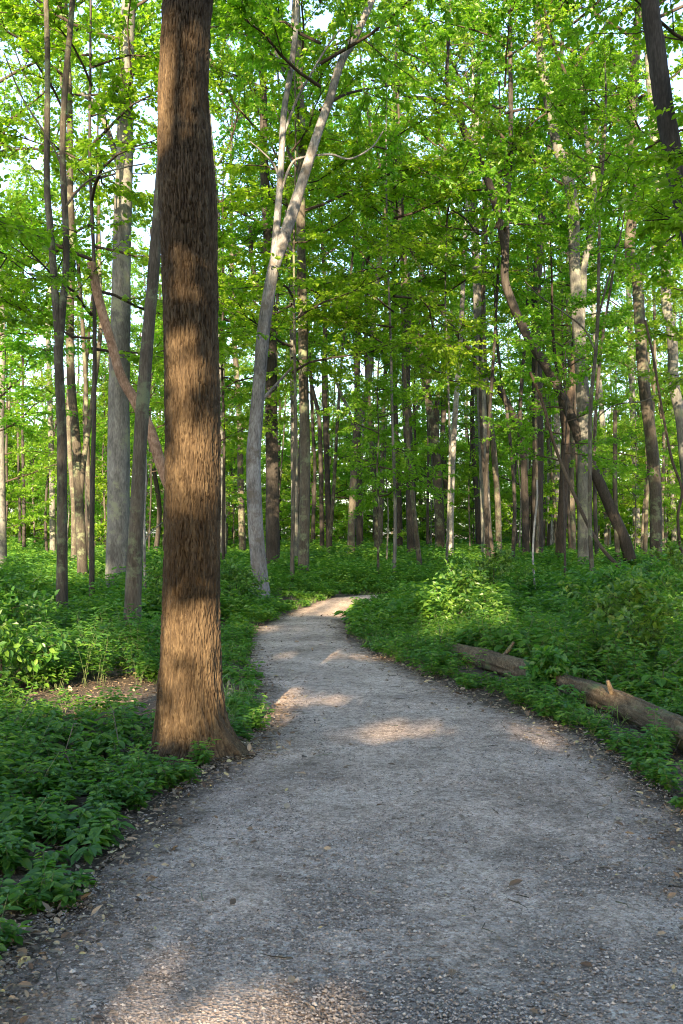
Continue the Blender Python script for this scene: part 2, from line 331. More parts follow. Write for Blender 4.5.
# ------------------------------------------------------------------ trunk builder
def ring_trunk(P, R, sides, bark=0.0, seed=0, flare=0.0, step=None):
    """P (n,3), R (n,) dense spine -> verts, quads; bark: relief depth in metres"""
    P = np.asarray(P, float); n = len(P)
    a = np.arange(sides) * 2 * np.pi / sides
    r = R[:, None] * np.ones(sides)[None]
    z = P[:, 2][:, None] + 0 * a[None]; ca, sa = np.cos(a)[None] + 0 * z, np.sin(a)[None] + 0 * z
    r = r * (1 + .07 * fbm(ca * 1.1 + seed, sa * 1.1, z * .9, 3))
    if flare:
        lob = .55 + .45 * np.sin(a * 3 + seed) * np.cos(a * 2 + 1.3 * seed)
        r = r + flare * lob[None] * np.exp(-np.maximum(z, 0) / .16) + .35 * flare * np.exp(-np.maximum(z, 0) / .55)
    if bark:
        u = a[None] * R.mean()
        w = .35 * fbm(ca * 3, sa * 3, z * 5 + seed, 3)
        rid = 1 - np.abs(fbm(ca * R.mean() * 34 + w, sa * R.mean() * 34 + w, z * 4.2 + seed, 3)) * 1.6
        rid2 = fbm(ca * R.mean() * 90, sa * R.mean() * 90, z * 16, 2)
        r = r + bark * (rid - .5) + bark * .28 * rid2
    T = np.gradient(P, axis=0); T = norm(T)
    U = norm(np.cross(np.array([0, 1.0, 0]), T)); V = np.cross(T, U)
    vv = P[:, None] + r[..., None] * (np.cos(a)[None, :, None] * U[:, None] + np.sin(a)[None, :, None] * V[:, None])
    i = np.arange(n - 1)[:, None] * sides; j = np.arange(sides)[None]; j2 = (j + 1) % sides
    q = np.stack([i + j, i + j2, i + sides + j2, i + sides + j], -1).reshape(-1, 4)
    return vv.reshape(-1, 3), q

def resample(P, W, n):
    """smooth curve through P with radii W"""
    A = catmull(np.hstack([P, np.asarray(W)[:, None]]), 12)
    d = np.concatenate([[0], np.cumsum(np.linalg.norm(np.diff(A[:, :3], axis=0), axis=1))]); s = np.linspace(0, d[-1], n)
    B = np.stack([np.interp(s, d, A[:, k]) for k in range(4)], 1)
    return B[:, :3], B[:, 3]

# ------------------------------------------------------------------ crowns
UP = np.array([0, 0, 1.0])
def rot_about(v, ax, ang):
    ax = norm(ax); c = np.cos(ang)[..., None]; s = np.sin(ang)[..., None]
    return v * c + np.cross(ax, v) * s + ax * (np.sum(ax * v, -1, keepdims=True)) * (1 - c)

def crown_arrays(seed, z0, z1, rad, nl, ns, nt, nlf, leafL, elev=(25, 60), flat=0.35, ltap=.5, shape='quad', axis=None, azs=None, wide=.62, limb_r=.035):
    rg = np.random.RandomState(seed); limbs = []; LR = []; subs = []; SR = []
    for i in range(nl):
        f = (i + rg.rand() * .8) / nl; z = z0 + (z1 - z0) * f
        az = i * 2.39996 + rg.randn() * .35
        if azs is not None: az = azs[0] + (rg.rand() - .5) * 2 * azs[1]
        ln = rad * (1 - ltap * abs(f - .35) ** 1.3 * 1.5) * (.7 + .5 * rg.rand())
        el = math.radians(elev[0] + (elev[1] - elev[0]) * (f * .6 + .4 * rg.rand()))
        d = np.array([math.cos(az) * math.cos(el), math.sin(az) * math.cos(el), math.sin(el)])
        p = np.array([0, 0, z]) if axis is None else axis(z); pts = [p]
        for k in range(6):
            d = norm(d + rg.randn(3) * .16 + UP * (.05 if elev[0] > 20 else -.02)); p = p + d * ln / 6; pts.append(p)
        pts = np.array(pts); limbs.append(pts); r0 = limb_r * (ln / 3); LR.append(np.linspace(r0, r0 * .2, 7))
        for s in range(ns):
            t = .18 + .82 * (s + rg.rand() * .7) / ns; t = min(t, .999); kk = int(t * 6); q = pts[kk] + (pts[kk + 1] - pts[kk]) * (t * 6 - kk)
            dl = norm(pts[kk + 1] - pts[kk]); side = 1 if s % 2 else -1
            ang = side * math.radians(rg.uniform(30, 75)); ax = norm(UP + rg.randn(3) * flat)
            ds = rot_about(dl, ax, np.array(ang)); ds = norm(ds + np.array([0, 0, rg.randn() * flat * .5]))
            l2 = ln * .45 * (1.1 - .5 * t) * (.7 + .6 * rg.rand()); pp = [q]
            for k in range(3):
                ds = norm(ds + rg.randn(3) * .15); q = q + ds * l2 / 3; pp.append(q)
            subs.append(pp); SR.append(np.linspace(r0 * .35, r0 * .1, 4))
    limbs = np.array(limbs); LR = np.array(LR); subs = np.array(subs); SR = np.array(SR)
    k = len(subs) * nt
    si = np.repeat(np.arange(len(subs)), nt); t = (np.tile(np.arange(nt), len(subs)) + rg.rand(k)) / nt * 2.999 
    ki = t.astype(int); fr = (t - ki)[:, None]
    a0 = subs[si, ki] + (subs[si, ki + 1] - subs[si, ki]) * fr; dd = norm(subs[si, ki + 1] - subs[si, ki])
    pl = norm(UP + rg.randn(k, 3) * flat)
    dt = rot_about(dd, pl, np.where(np.arange(k) % 2, 1, -1) * np.radians(rg.uniform(20, 65, k)))
    dt = norm(dt + rg.randn(k, 3) * flat * .35); tl = rg.uniform(.25, .6, k) * (rad / 3.5) ** .5
    tw = np.stack([a0, a0 + dt * tl[:, None] * .5, a0 + dt * tl[:, None] - UP * (tl * .08)[:, None]], 1); TR = np.tile([.004, .003, .0015], (k, 1)) * (leafL / .1)
    # leaves
    n = k * nlf; ti = np.repeat(np.arange(k), nlf); lt = (np.tile(np.arange(nlf), k) + .5 * rg.rand(n)) / nlf
    P = tw[ti, 0] * (1 - lt)[:, None] + tw[ti, 2] * lt[:, None] + rg.randn(n, 3) * leafL * .18
    nn = norm(pl[ti] + rg.randn(n, 3) * (.28 + flat * .5)); D = rot_about(dt[ti], pl[ti], np.where(np.arange(n) % 2, 1, -1) * np.radians(rg.uniform(15, 80, n)))
    D = norm(D - nn * np.sum(D * nn, -1, keepdims=True) - UP * .18)
    L = leafL * rg.uniform(.65, 1.25, n)
    return dict(limbs=limbs, LR=LR, subs=subs, SR=SR, tw=tw, TR=TR, P=P, D=D, N=nn, L=L, shape=shape)

def crown_mesh(name, C, leafm, barkm=None, keep=None, twigs=True, wr=.72):
    vs = []; fs = []; fm = []; off = 0; smooth = []
    for (p, r, sd) in ((C['limbs'], C['LR'], 6), (C['subs'], C['SR'], 4)) + (((C['tw'], C['TR'], 3),) if twigs else ()):
        v, q = tubes(p, r, sd); vs.append(v); fs.append(q + off); fm.append(1); smooth.append(True); off += len(v)
    P, D, Nn, L = C['P'], C['D'], C['N'], C['L']
    if keep is not None: P, D, Nn, L = P[keep], D[keep], Nn[keep], L[keep]
    v, q = leaves(P, D, Nn, L, L * wr, C['shape']); vs.append(v); fs.append(q + off); fm.append(0); smooth.append(False)
    return build_mesh(name, np.vstack(vs), fs, [leafm, barkm or M_TWIG], fm, smooth=smooth)

CAN = [crown_mesh('canopy_crown', crown_arrays(100 + i, 0, 13, 4.2, 16, 8, 8, 12, .13, (20, 60), .5), M_CAN) for i in range(5)]
CANHI = [crown_mesh('canopy_crown_fine', crown_arrays(150 + i, 0, 9, 3.8, 16, 8, 11, 13, .115, (15, 55), .4, shape='hex'), M_CAN) for i in range(3)]
UND = [crown_mesh('understory_crown', crown_arrays(200 + i, 0, 5.0, 2.4, 15, 7, 8, 12, .088, (0, 30), .16, shape='hex'), M_MAPLE, twigs=True) for i in range(5)]
LOW = [crown_mesh('low_crown', crown_arrays(300 + i, 0, 5.5, 2.8, 15, 7, 7, 9, .13, (0, 35), .25), M_MAPLE) for i in range(4)]

# ------------------------------------------------------------------ hero trees traced from the view
rnd = random.Random(11)
def place(x, y): return (x, y, float(gz(x, y)))
def spine(pts, Y, w, top, foot=True, lean=0.0):
    """pts in view pixels bottom->top, w px widths bottom & top"""
    P = [np.array([(px - CX) / F * Y, Y, CAMH + (HOR - py) / F * Y]) for px, py in pts]
    ws = list(np.linspace(w[0], w[1], len(P)) / F * Y / 2)
    if foot:
        b = P[0].copy(); 
        if b[2] > .15:
            d = (P[0] - P[1]) / max(P[1][2] - P[0][2], .1) * .5; b = np.array([P[0][0] + d[0] * b[2] * .5, Y, -.12])
            P.insert(0, b); ws.insert(0, ws[0] * 1.12)
        else: P[0][2] = -.12
    if top and P[-1][2] < top:
        d = P[-1] - P[-2]; d = d / max(d[2], .2); h = top - P[-1][2]; n = max(2, int(h / 2.0)); x = P[-1].copy(); w0 = ws[-1]
        for i in range(n):
            d = d * np.array([.75, 1, 1]) + np.array([rnd.uniform(-.06, .06), rnd.uniform(-.04, .04), 0]); x = x + d * h / n
            P.append(x.copy()); ws.append(w0 * (1 - .62 * (i + 1) / n))
    P = np.array(P); ws = np.array(ws)
    if lean: P[:, 1] += lean * P[:, 2]
    return P, ws

def hero(name, label, cat, pts, Y, w, m, top=18, crown=None, cz=None, forks=(), sides=14, bark=.004, flare=.05, lean=0.0, group=None, cscale=1.0, foot=True):
    P, ws = spine(pts, Y, w, top, foot, lean)
    base = np.array([P[0][0], P[0][1], 0.0]); base[2] = float(gz(base[0], base[1]))
    root = empty(name, tuple(base)); tag(root, label, cat, group)
    Q = P - np.array([base[0], base[1], 0])
    h = Q[-1][2]; A, R = resample(Q, ws, int(max(30, h * 14)))
    v, q = ring_trunk(A, R, sides, bark, seed=Y * 1.7 + w[0], flare=flare)
    me = build_mesh('trunk', v, [q], [m], smooth=True); link(bpy.data.objects.new('trunk', me), root)
    for (fp, fw, ftop) in forks:
        fP, fws = spine(fp, Y, fw, ftop, False, lean); fP = fP - np.array([base[0], base[1], 0])
        if lean == 0: fP[1:, 1] += np.linspace(0, rnd.uniform(-.4, .4), len(fP) - 1)
        A2, R2 = resample(fP, fws, int(max(16, len(fP) * 12))); v, q = ring_trunk(A2, R2, 10, bark * .6, seed=fw[0] + Y)
        me = build_mesh('limb', v, [q], [m], smooth=True); link(bpy.data.objects.new('limb', me), root)
    if crown is not None:
        z = cz if cz is not None else h * .45
        k = int(np.argmin(np.abs(A[:, 2] - z))); o = bpy.data.objects.new('crown', crown); link(o, root)
        o.location = (A[k][0], A[k][1], z); o.rotation_euler = (0, 0, rnd.uniform(0, 6.28)); o.scale = (cscale,) * 3
    return root

def RC(L): return L[rnd.randrange(len(L))]

# the big trunk at the path's edge
def big_tree():
    Y = 6.25
    pts = [(193, 762), (192, 740), (190.5, 700), (191, 640), (192, 560), (193, 480), (192, 400), (190.5, 320), (189.5, 250), (188, 200), (185.5, 150), (183.5, 100), (185, 40), (187.5, 0), (189, -60), (186, -200)]
    wid = [68, 66, 61, 57, 54.5, 54, 53, 53, 54.5, 57, 53.5, 49.5, 49, 49, 48, 46]
    P = [np.array([(a - CX) / F * Y, Y, CAMH + (HOR - b) / F * Y]) for a, b in pts]; ws = [w / F * Y / 2 for w in wid]
    x = P[-1].copy(); 
    for i in range(5): x = x + np.array([rnd.uniform(-.2, .2), rnd.uniform(-.2, .3), 2.2]); P.append(x.copy()); ws.append(ws[-1] * .84)
    P = np.array(P); base = np.array([P[0][0], P[0][1], 0]); P = P - base; P[0][2] = -.10
    root = empty('oak_tree', (base[0], base[1], float(gz(base[0], base[1]))))
    tag(root, 'thick furrowed brown trunk with flared roots at the left edge of the gravel path', 'tree')
    A1, R1 = resample(P, np.array(ws), 2600)
    low = A1[:, 2] < 5.6; idx = np.concatenate([np.where(low)[0], np.where(~low)[0][::8]]); A1 = A1[idx]; R1 = R1[idx]
    sides = 300; a = np.arange(sides) * 2 * np.pi / sides; z = A1[:, 2][:, None] + 0 * a[None]; Rm = .18
    ca, sa = np.cos(a)[None] + 0 * z, np.sin(a)[None] + 0 * z
    r = R1[:, None] * (1 + .035 * fbm(ca * 1.2, sa * 1.2, z * .8, 3))
    # root flare: lobes at given angles (cos -> +x is U direction)
    lob = 0
    for (ang, amt, hh, sharp) in ((math.radians(-18), .25, .13, 9), (math.radians(185), .06, .16, 6), (math.radians(245), .11, .12, 10), (math.radians(296), .13, .10, 14), (math.radians(90), .15, .2, 4)):
        lob = lob + amt * np.exp(-np.maximum(z, 0) / hh) * np.exp(sharp * (np.cos(a - ang) - 1))[None]
    r = r + lob * (1 + .35 * fbm(ca * 3, sa * 3, z * 5, 2)) + .02 * np.exp(-np.maximum(z, 0) / .35)
    w = .5 * fbm(ca * 2, sa * 2, z * 7, 2); w2 = .5 * fbm(ca * 2 + 9, sa * 2, z * 3.5, 2)
    f1 = fbm(ca * Rm * 130 + w * 1.6, sa * Rm * 130 + w2 * 1.6, z * 8.0, 2)
    rid = 1 - np.clip(np.abs(f1) * 4.5, 0, 1)            # 1 in the furrow
    f2 = fbm(ca * Rm * 140 + w + 5, sa * Rm * 140 + w2, z * 22, 3)
    r = r - .0125 * rid ** 1.1 + .006 * f2 + .008 * fbm(ca * Rm * 30, sa * Rm * 30, z * 3, 2)
    T = norm(np.gradient(A1, axis=0)); U = norm(np.cross(np.array([0, 1.0, 0]), T)); V = np.cross(T, U)
    vv = A1[:, None] + r[..., None] * (np.cos(a)[None, :, None] * U[:, None] + np.sin(a)[None, :, None] * V[:, None])
    i = np.arange(len(A1) - 1)[:, None] * sides; j = np.arange(sides)[None]; j2 = (j + 1) % sides
    q = np.stack([i + j, i + j2, i + sides + j2, i + sides + j], -1).reshape(-1, 4)
    me = build_mesh('trunk', vv.reshape(-1, 3), [q], [M_OAK], smooth=True, attrs={'groove': rid.ravel()}); link(bpy.data.objects.new('trunk', me), root)
    o = link(bpy.data.objects.new('crown', CAN[0]), root); o.location = (P[-4][0], P[-4][1], 9.5)
big_tree()

T_ = 'tree'
# left
hero('beech_tree', 'slender two-stemmed tree near the left edge, its stems parting halfway up', T_, [(62, 640), (62, 560), (62, 450), (60, 390), (58, 345)], 15, (11, 9), M_MID, 8.0 - 8, None, None,
     forks=[([(59, 352), (55, 290), (50, 230), (46, 180), (46, 75), (44, 0)], (8, 5), 13), ([(59, 352), (63, 300), (66, 250), (62, 150), (65, 75), (71, 0)], (7.5, 5.5), 13),
            ([(64, 170), (50, 140), (25, 100), (10, 60)], (2.2, 1.2), 0), ([(66, 205), (85, 182), (115, 174), (150, 172)], (2.2, 1.2), 0)])
hero('maple_tree', 'straight dark-stained stem leaning right, just left of the big trunk, rooted in undergrowth', T_, [(131, 640), (134, 570), (137, 510), (141, 430), (146, 360), (152, 290), (159, 200), (166, 110)], 13.3, (16, 10), M_MID, 15, CANHI[0], 10.0, sides=20)
hero('dead_tree', 'bent reddish dead trunk leaning left from behind the big trunk', T_, [(200, 600), (190, 545), (162, 467), (150, 430), (135, 400), (121, 375), (112, 345), (99, 300), (91, 262)], 16.5, (12, 9), bark_mat('red_dead_bark', (.09, .055, .035), (.17, .11, .075), (.27, .19, .14), (8, 8, 8), .8), 0, None, None, flare=.03)
hero('poplar_tree', 'thick pale grey trunk standing between the leaning stem and the left edge', T_, [(117, 604), (118, 560), (119, 450), (119, 380), (121, 300), (122, 224), (125, 150), (126, 75), (129, 0)], 19.2, (24, 14), M_GREY, 22, CAN[1], 9.5, sides=26, bark=.006, flare=.08,
     forks=[([(124, 180), (108, 130), (95, 100), (77, 83)], (7, 5), 0)])
hero('maple_tree', 'dark crooked stem with a fork at eye level, left of the pale grey trunk', T_, [(83, 585), (82, 560), (79, 500), (76, 440), (71, 380), (70, 320), (72, 260), (70, 200)], 24, (10, 7), M_MID, 17, CAN[2], 9.5,
     forks=[([(80, 500), (84, 460), (88, 430), (93, 390), (99, 330), (98, 280)], (6, 4), 12)])
hero('beech_tree', 'grey trunk cut by the left edge of the picture', T_, [(2, 575), (1, 500), (0, 420), (2, 340), (-2, 260)], 28, (10, 7), M_GREY, 20, CAN[3], 9)
hero('beech_tree', 'thin pale far stem seen just left of the slender two-stemmed tree', T_, [(53, 562), (52, 480), (50, 400), (48, 330)], 42, (6, 5), M_GREY, 22, CAN[0], 12)
hero('sapling', 'thin pale sapling catching light between the leaning stem and the big trunk', 'sapling', [(146, 625), (145, 580), (144, 520), (146, 470), (143, 420)], 15.5, (3.6, 2), M_PALE, 0, None, None, sides=8, flare=.01,
     forks=[([(145, 540), (152, 530), (162, 520)], (1.5, .8), 0)])
# centre
hero('beech_tree', 'pale slim trunk just right of the big trunk', T_, [(223, 570), (222, 500), (221.5, 420), (221, 340), (219, 250)], 36, (8, 6), M_GREY, 22, CAN[1], 12)
hero('maple_tree', 'narrow brown trunk between the pale slim trunk and the silvery dead-looking tree', T_, [(243, 562), (241, 500), (240, 440), (237, 380), (232, 300)], 44, (7, 5), M_MID, 22, CAN[2], 12)
hero('sycamore_tree', 'silvery pale tree with peeling bark and a fork, left of the path where it bends', T_, [(263, 603), (259, 570), (255, 520), (253.5, 460), (256, 420), (260, 370), (265, 320), (273, 270), (283, 239), (293, 209), (302, 181), (310, 156), (319, 128), (330, 97), (341, 61), (360, 25)], 19.5, (16, 7.5), M_SYC, 16, CANHI[1], 9.8, sides=26, bark=.005, flare=.07,
     forks=[([(272, 272), (277, 222), (281, 167), (284, 111), (291, 70), (296, 28)], (7.5, 5), 13), ([(257, 405), (266, 394), (278, 381), (292, 366)], (4, 2), 0),
            ([(281, 190), (290, 165), (300, 155), (330, 150), (350, 153), (372, 140), (384, 122)], (2.6, 1.5), 0), ([(281, 190), (275, 165), (262, 150), (250, 140)], (2.2, 1.2), 0),
            ([(283, 135), (296, 100), (312, 70), (330, 40), (345, 20)], (3.0, 1.6), 0), ([(284, 70), (270, 40), (250, 15), (240, -10)], (2.4, 1.4), 0)])
hero('oak_tree', 'dark straight trunk close behind the silvery forked tree', T_, [(273, 568), (272.5, 500), (271.5, 430), (271, 360), (270, 300), (268, 230)], 29, (14, 10), M_DARK, 21, CAN[3], 10.5, sides=16, forks=[([(270, 340), (262, 300), (252, 262), (250, 225)], (6, 4), 10)])
hero('beech_tree', 'slim grey trunk touching the left side of a brown trunk, left of the path bend', T_, [(295, 575), (294.5, 500), (294, 430), (293, 370), (292, 290)], 30, (7.5, 6), M_GREY, 21, CAN[4], 11)
hero('oak_tree', 'straight brown trunk beside the path bend, right of its slim grey neighbour', T_, [(303, 587), (304, 540), (305, 470), (304, 400), (303, 330), (301, 260), (301, 205), (302, 150)], 25, (11, 8.5), M_MID, 21, CAN[0], 9.5, sides=16)
cen = [('narrow dark trunk above the path bend, first of the cluster there', [(330, 563), (328, 500), (326, 440), (324, 380), (325, 330)], 46, (6, 4.5), M_DARK, ()),
       ('thin dark crooked trunk right beside the brown trunk at the path bend', [(322, 552), (321, 480), (319, 420), (311, 380), (308, 330)], 50, (4.5, 3.5), M_DARK, ()),
       ('brown trunk leaning right with a limb reaching left, above the path end', [(350, 563), (352, 520), (354, 470), (357, 430), (363, 405), (369, 380), (372, 340)], 42, (8, 6), M_MID, [([(356, 436), (349, 412), (341, 394), (334, 376)], (3.5, 2.5), 0)]),
       ('straight brown trunk touching the leaning trunk above the end of the path', [(360, 558), (359, 500), (358, 450), (357, 400), (358, 330)], 48, (7, 5.5), M_DARK, ()),
       ('thin trunk forming the left leg of a narrow V above the path end', [(378, 555), (375, 500), (371, 440), (369, 400), (366, 360)], 50, (6, 4), M_MID, ()),
       ('thin trunk forming the right leg of a narrow V above the path end', [(380, 555), (382, 480), (383, 430), (385, 380), (386, 340)], 52, (4.5, 3.5), M_MID, ()),
       ('broad dark far trunk left of the straight forked tree in the middle', [(399, 553), (398, 500), (396, 450), (395, 420), (393, 360)], 58, (8, 6), M_DARK, ()),
       ('straight dark tree in the middle with a short limb to the right', [(412, 562), (411, 520), (409, 460), (407, 410), (406, 380), (407, 320), (404, 270)], 40, (10, 7.5), M_DARK, [([(410, 422), (416, 410), (423, 398), (430, 380)], (3.5, 2.5), 0)]),
       ('thick brown trunk curving left near its top, right of the straight dark middle tree', [(440, 553), (439, 510), (436, 455), (431, 415), (427, 390), (420, 350), (414, 320)], 50, (10, 7), M_MID, [([(436, 450), (437, 420), (438, 395), (446, 360)], (6, 4), 12)]),
       ('bowed thin dark trunk between the thick brown trunk and the pale slanting one', [(452, 552), (449, 505), (442, 455), (445, 405), (450, 360)], 60, (5.5, 4), M_DARK, ()),
       ('pale slanting trunk leaning right at the middle of the wood', [(450, 567), (451, 510), (453, 455), (457, 388), (461, 330)], 37, (6.5, 5), M_PALE, ()),
       ('faint pale far trunk left of the tall smooth grey one', [(478, 552), (478, 500), (478, 455), (477, 400)], 66, (6, 4.5), M_GREY, ()),
       ('tall smooth grey trunk right of centre', [(487, 558), (486, 520), (484, 467), (481, 380), (478, 320), (476, 260)], 38, (11, 8), M_GREY, ()),
       ('thin brown trunk standing just right of the tall smooth grey one', [(499, 563), (498, 510), (494, 455), (487, 392), (484, 350), (483, 300)], 38, (6.5, 5), M_MID, ()),
       ('dark trunk that bends hard left at head height, right of centre', [(526, 560), (525, 500), (522, 442), (509, 407), (492, 380), (470, 350), (447, 320)], 40, (8, 4), M_DARK, [([(523, 460), (520, 420), (522, 380), (526, 330)], (4.5, 3.5), 14)]),
       ('stout nearly black straight trunk beside the bent dark trunk', [(537, 562), (537, 500), (538, 440), (537, 380), (536, 300), (540, 240)], 40, (12.5, 9), M_DARK, ()),
       ('pale far trunk, first of a pair behind the black crooked trunk', [(550, 550), (550, 480), (549, 420), (549, 370)], 62, (6, 5), M_PALE, ()),
       ('wider pale far trunk, second of a pair behind the black crooked trunk', [(557, 550), (557, 480), (557, 420), (558, 360)], 60, (7.5, 6), M_PALE, ()),
       ('grey-brown trunk between the black crooked trunk and the lighter straight one', [(572, 560), (572, 520), (571, 480), (573, 430), (571, 380)], 44, (7.5, 5.5), M_MID, ()),
       ('pale slender trunk rising behind the big leaning trunk on the right', [(608, 550), (607, 520), (606, 475), (603, 430), (599, 380), (594, 320)], 55, (7, 5), M_GREY, ()),
       ('pale straight far trunk between the leaning trunk and the curved brown one', [(637, 548), (636, 500), (635, 455), (632, 392), (630, 320)], 58, (8, 6), M_GREY, ()),
       ('thin grey far trunk right of the curved brown one', [(674, 550), (673, 500), (672, 450), (674, 380)], 60, (5.5, 4.5), M_GREY, ())]
for i, (lab, pts, Y, w, m, fk) in enumerate(cen):
    hero('oak_tree' if m is M_DARK else 'maple_tree' if m is M_MID else 'beech_tree', lab, T_, pts, Y, w, m, 23, CAN[i % 5] if i % 2 == 0 or Y > 45 else None, 11 if Y < 45 else 10, forks=fk, sides=10, cscale=.95)
# right
hero('cherry_tree', 'black crooked trunk splitting upward, left of the lighter straight trunk on the right', T_, [(560, 567), (561, 540), (563, 505), (564, 480), (566, 430), (570, 400), (574, 370), (576, 330), (580, 300)], 33, (10, 7), bark_mat('black_bark', (.012, .010, .009), (.028, .022, .018), (.05, .04, .032), (14, 14, 3), .8), 16, CANHI[2], 9, sides=14,
     forks=[([(565, 440), (560, 400), (556, 370), (552, 330)], (5, 3), 12)])
hero('ash_tree', 'lighter straight grey trunk forking high up on the right, behind the leafy sapling', T_, [(585, 567), (585, 520), (584, 460), (583, 400), (579, 340), (577, 300), (574, 250), (573, 205), (565, 170), (557, 145), (548, 100), (540, 50)], 27, (14, 9), M_GREY, 20, CAN[4], 10, sides=18,
     forks=[([(580, 345), (583, 290), (585, 262), (592, 235), (596, 195), (590, 150)], (8, 5), 15)])
hero('oak_tree', 'big dark trunk leaning steeply left across its neighbours on the right', T_, [(631, 570), (628, 552), (622, 534), (612, 512), (598, 480), (585, 455), (575, 427), (560, 393), (545, 366), (528, 338), (513, 306), (505, 280), (505, 250), (497, 212), (484, 170), (468, 140), (456, 110)], 27, (12, 6.5), M_DARK, 0, CANHI[0], 9.5, sides=20, bark=.006,
     forks=[([(460, 120), (447, 106), (430, 100), (406, 97), (390, 86), (371, 82)], (5, 2.2), 0), ([(506, 262), (508, 200), (511, 140), (511, 60), (511, 0)], (5.5, 4), 16),
            ([(500, 225), (480, 235), (465, 222), (450, 215)], (3, 1.5), 0), ([(447, 106), (447, 70), (449, 30), (450, 0)], (4, 3), 16)])
hero('maple_tree', 'curved brown trunk with a lit side near the right edge', T_, [(656, 578), (656, 545), (656, 510), (655, 480), (650, 430), (644, 385), (640, 330), (637, 280), (630, 255), (631, 230), (636, 190), (632, 140), (634, 80)], 26.5, (12, 10), M_MID, 19, CAN[2], 10.5, sides=18)
hero('ash_tree', 'grey wavy trunk leaning into the right edge of the picture', T_, [(700, 575), (692, 510), (686, 470), (681, 420), (674, 385), (672, 337), (666, 300), (666, 250), (660, 187), (655, 150), (650, 80)], 25, (12, 8), M_GREY, 19, CAN[3], 10.5, sides=16)
hero('beech_tree', 'slim pale sapling standing in the undergrowth in front of the lighter straight trunk', 'sapling', [(594, 604), (592, 570), (590, 530), (590, 455), (591, 400), (596, 350), (598, 310), (599, 250), (600, 200), (604, 150), (606, 100)], 18.5, (5, 2.4), M_MID, 11.5, UND[1], 7.6, sides=10, flare=.02, cscale=.6,
     forks=[([(596, 352), (585, 330), (565, 315), (540, 300), (522, 285)], (2, 1), 0), ([(592, 430), (600, 415), (615, 405), (640, 402), (655, 395)], (1.6, .9), 0), ([(598, 318), (608, 280), (618, 240), (622, 210)], (2.2, 1.2), 0)])
hero('dead_tree', 'short broken snag with a bare top, between the leaning trunk and the curved brown one', T_, [(619, 572), (617, 540), (615, 490), (615, 450), (615, 411)], 27, (5.5, 4), M_MID, 0, None, None, sides=10, flare=.02)
hero('oak_tree', 'dark trunk entering the picture at its upper right corner', T_, [(735, 655), (728, 560), (722, 450), (712, 350), (700, 280), (690, 230), (675, 165), (663, 100), (655, 40), (650, 0)], 11.5, (24, 17), M_DARK, 14, CANHI[1], 10, sides=20, bark=.006)

# ------------------------------------------------------------------ vines
def vine(label, pts, Y, w, m=M_VINE, name='vine'):
    P = np.array([np.array([(a - CX) / F * (Y + dy), Y + dy, CAMH + (HOR - b) / F * (Y + dy)]) for a, b, dy in pts])
    r = np.linspace(w[0], w[1], len(P)) / F * Y / 2; A, R = resample(P, r, 80)
    v, q = ring_trunk(A, R, 6, .0, seed=Y); me = build_mesh(name, v, [q], [m], smooth=True)
    return tag(link(bpy.data.objects.new(name, me)), label, 'vine')
vine('dark vine drooping from the black crooked trunk down into the undergrowth', [(530, 372, 0), (542, 400, 0), (550, 430, 0), (558, 455, 0), (573, 492, -1), (588, 525, -2), (605, 552, -3), (632, 577, -4), (665, 592, -5)], 24, (3, 4))
vine('thin vine hanging beside the curved brown trunk at the right edge', [(645, 320, 0), (652, 350, 0), (657, 380, 0), (664, 420, 0), (672, 460, 0), (682, 490, 0), (678, 515, 0), (680, 545, 0), (688, 580, 0)], 20, (2.4, 3))
vine('pale thin dead stem hanging straight down in front of the stout black trunk', [(537, 480, 0), (537, 500, 0), (534, 530, 0), (533, 560, 0), (536, 605, 0)], 18, (1.6, 2.2), M_PALE)

# ------------------------------------------------------------------ background trees
def trunk_template(seed, H, r, m, sides=8):
    rg = np.random.RandomState(seed); n = 7; z = np.linspace(-.1, H, n); wg = .16 * min(1, H / 21) ** 1.3; x = np.cumsum(rg.randn(n) * wg); y = np.cumsum(rg.randn(n) * wg); x -= x[0]; y -= y[0]
    A, R = resample(np.stack([x, y, z], 1), np.linspace(r, r * .35, n), 60); v, q = ring_trunk(A, R, sides, .006, seed, .4 * r)
    return build_mesh('background_trunk', v, [q], [m], smooth=True), A
MATS = [M_DARK, M_MID, M_GREY, M_PALE, M_MID, M_DARK]
TT = [trunk_template(500 + i, 21, .17, MATS[i % 6]) for i in range(12)]
ST = [trunk_template(600 + i, 8.5, .05, [M_DARK, M_MID, M_GREY][i % 3], 6) for i in range(6)]
used = []
hero_xy = [(o.location.x, o.location.y) for o in bpy.data.objects if o.type == 'EMPTY']
def ok(x, y, dmin, extra=()):
    for (a, b) in hero_xy + used:
        if (a - x) ** 2 + (b - y) ** 2 < dmin * dmin: return False
    return path_sd([x], [y])[0] > 1.0
def bg_tree(x, y, k, tpl, crown, cz, s, label, group, name='forest_tree'):
    root = empty(name, place(x, y), rnd.uniform(0, 6.28), s); tag(root, label, 'tree', group)
    me, A = tpl; link(bpy.data.objects.new('trunk', me), root)
    if crown is not None:
        o = link(bpy.data.objects.new('crown', crown), root); j = int(np.argmin(np.abs(A[:, 2] - cz))); o.location = (A[j][0], A[j][1], cz); o.rotation_euler = (0, 0, rnd.uniform(0, 6.28))
    used.append((x, y)); return root
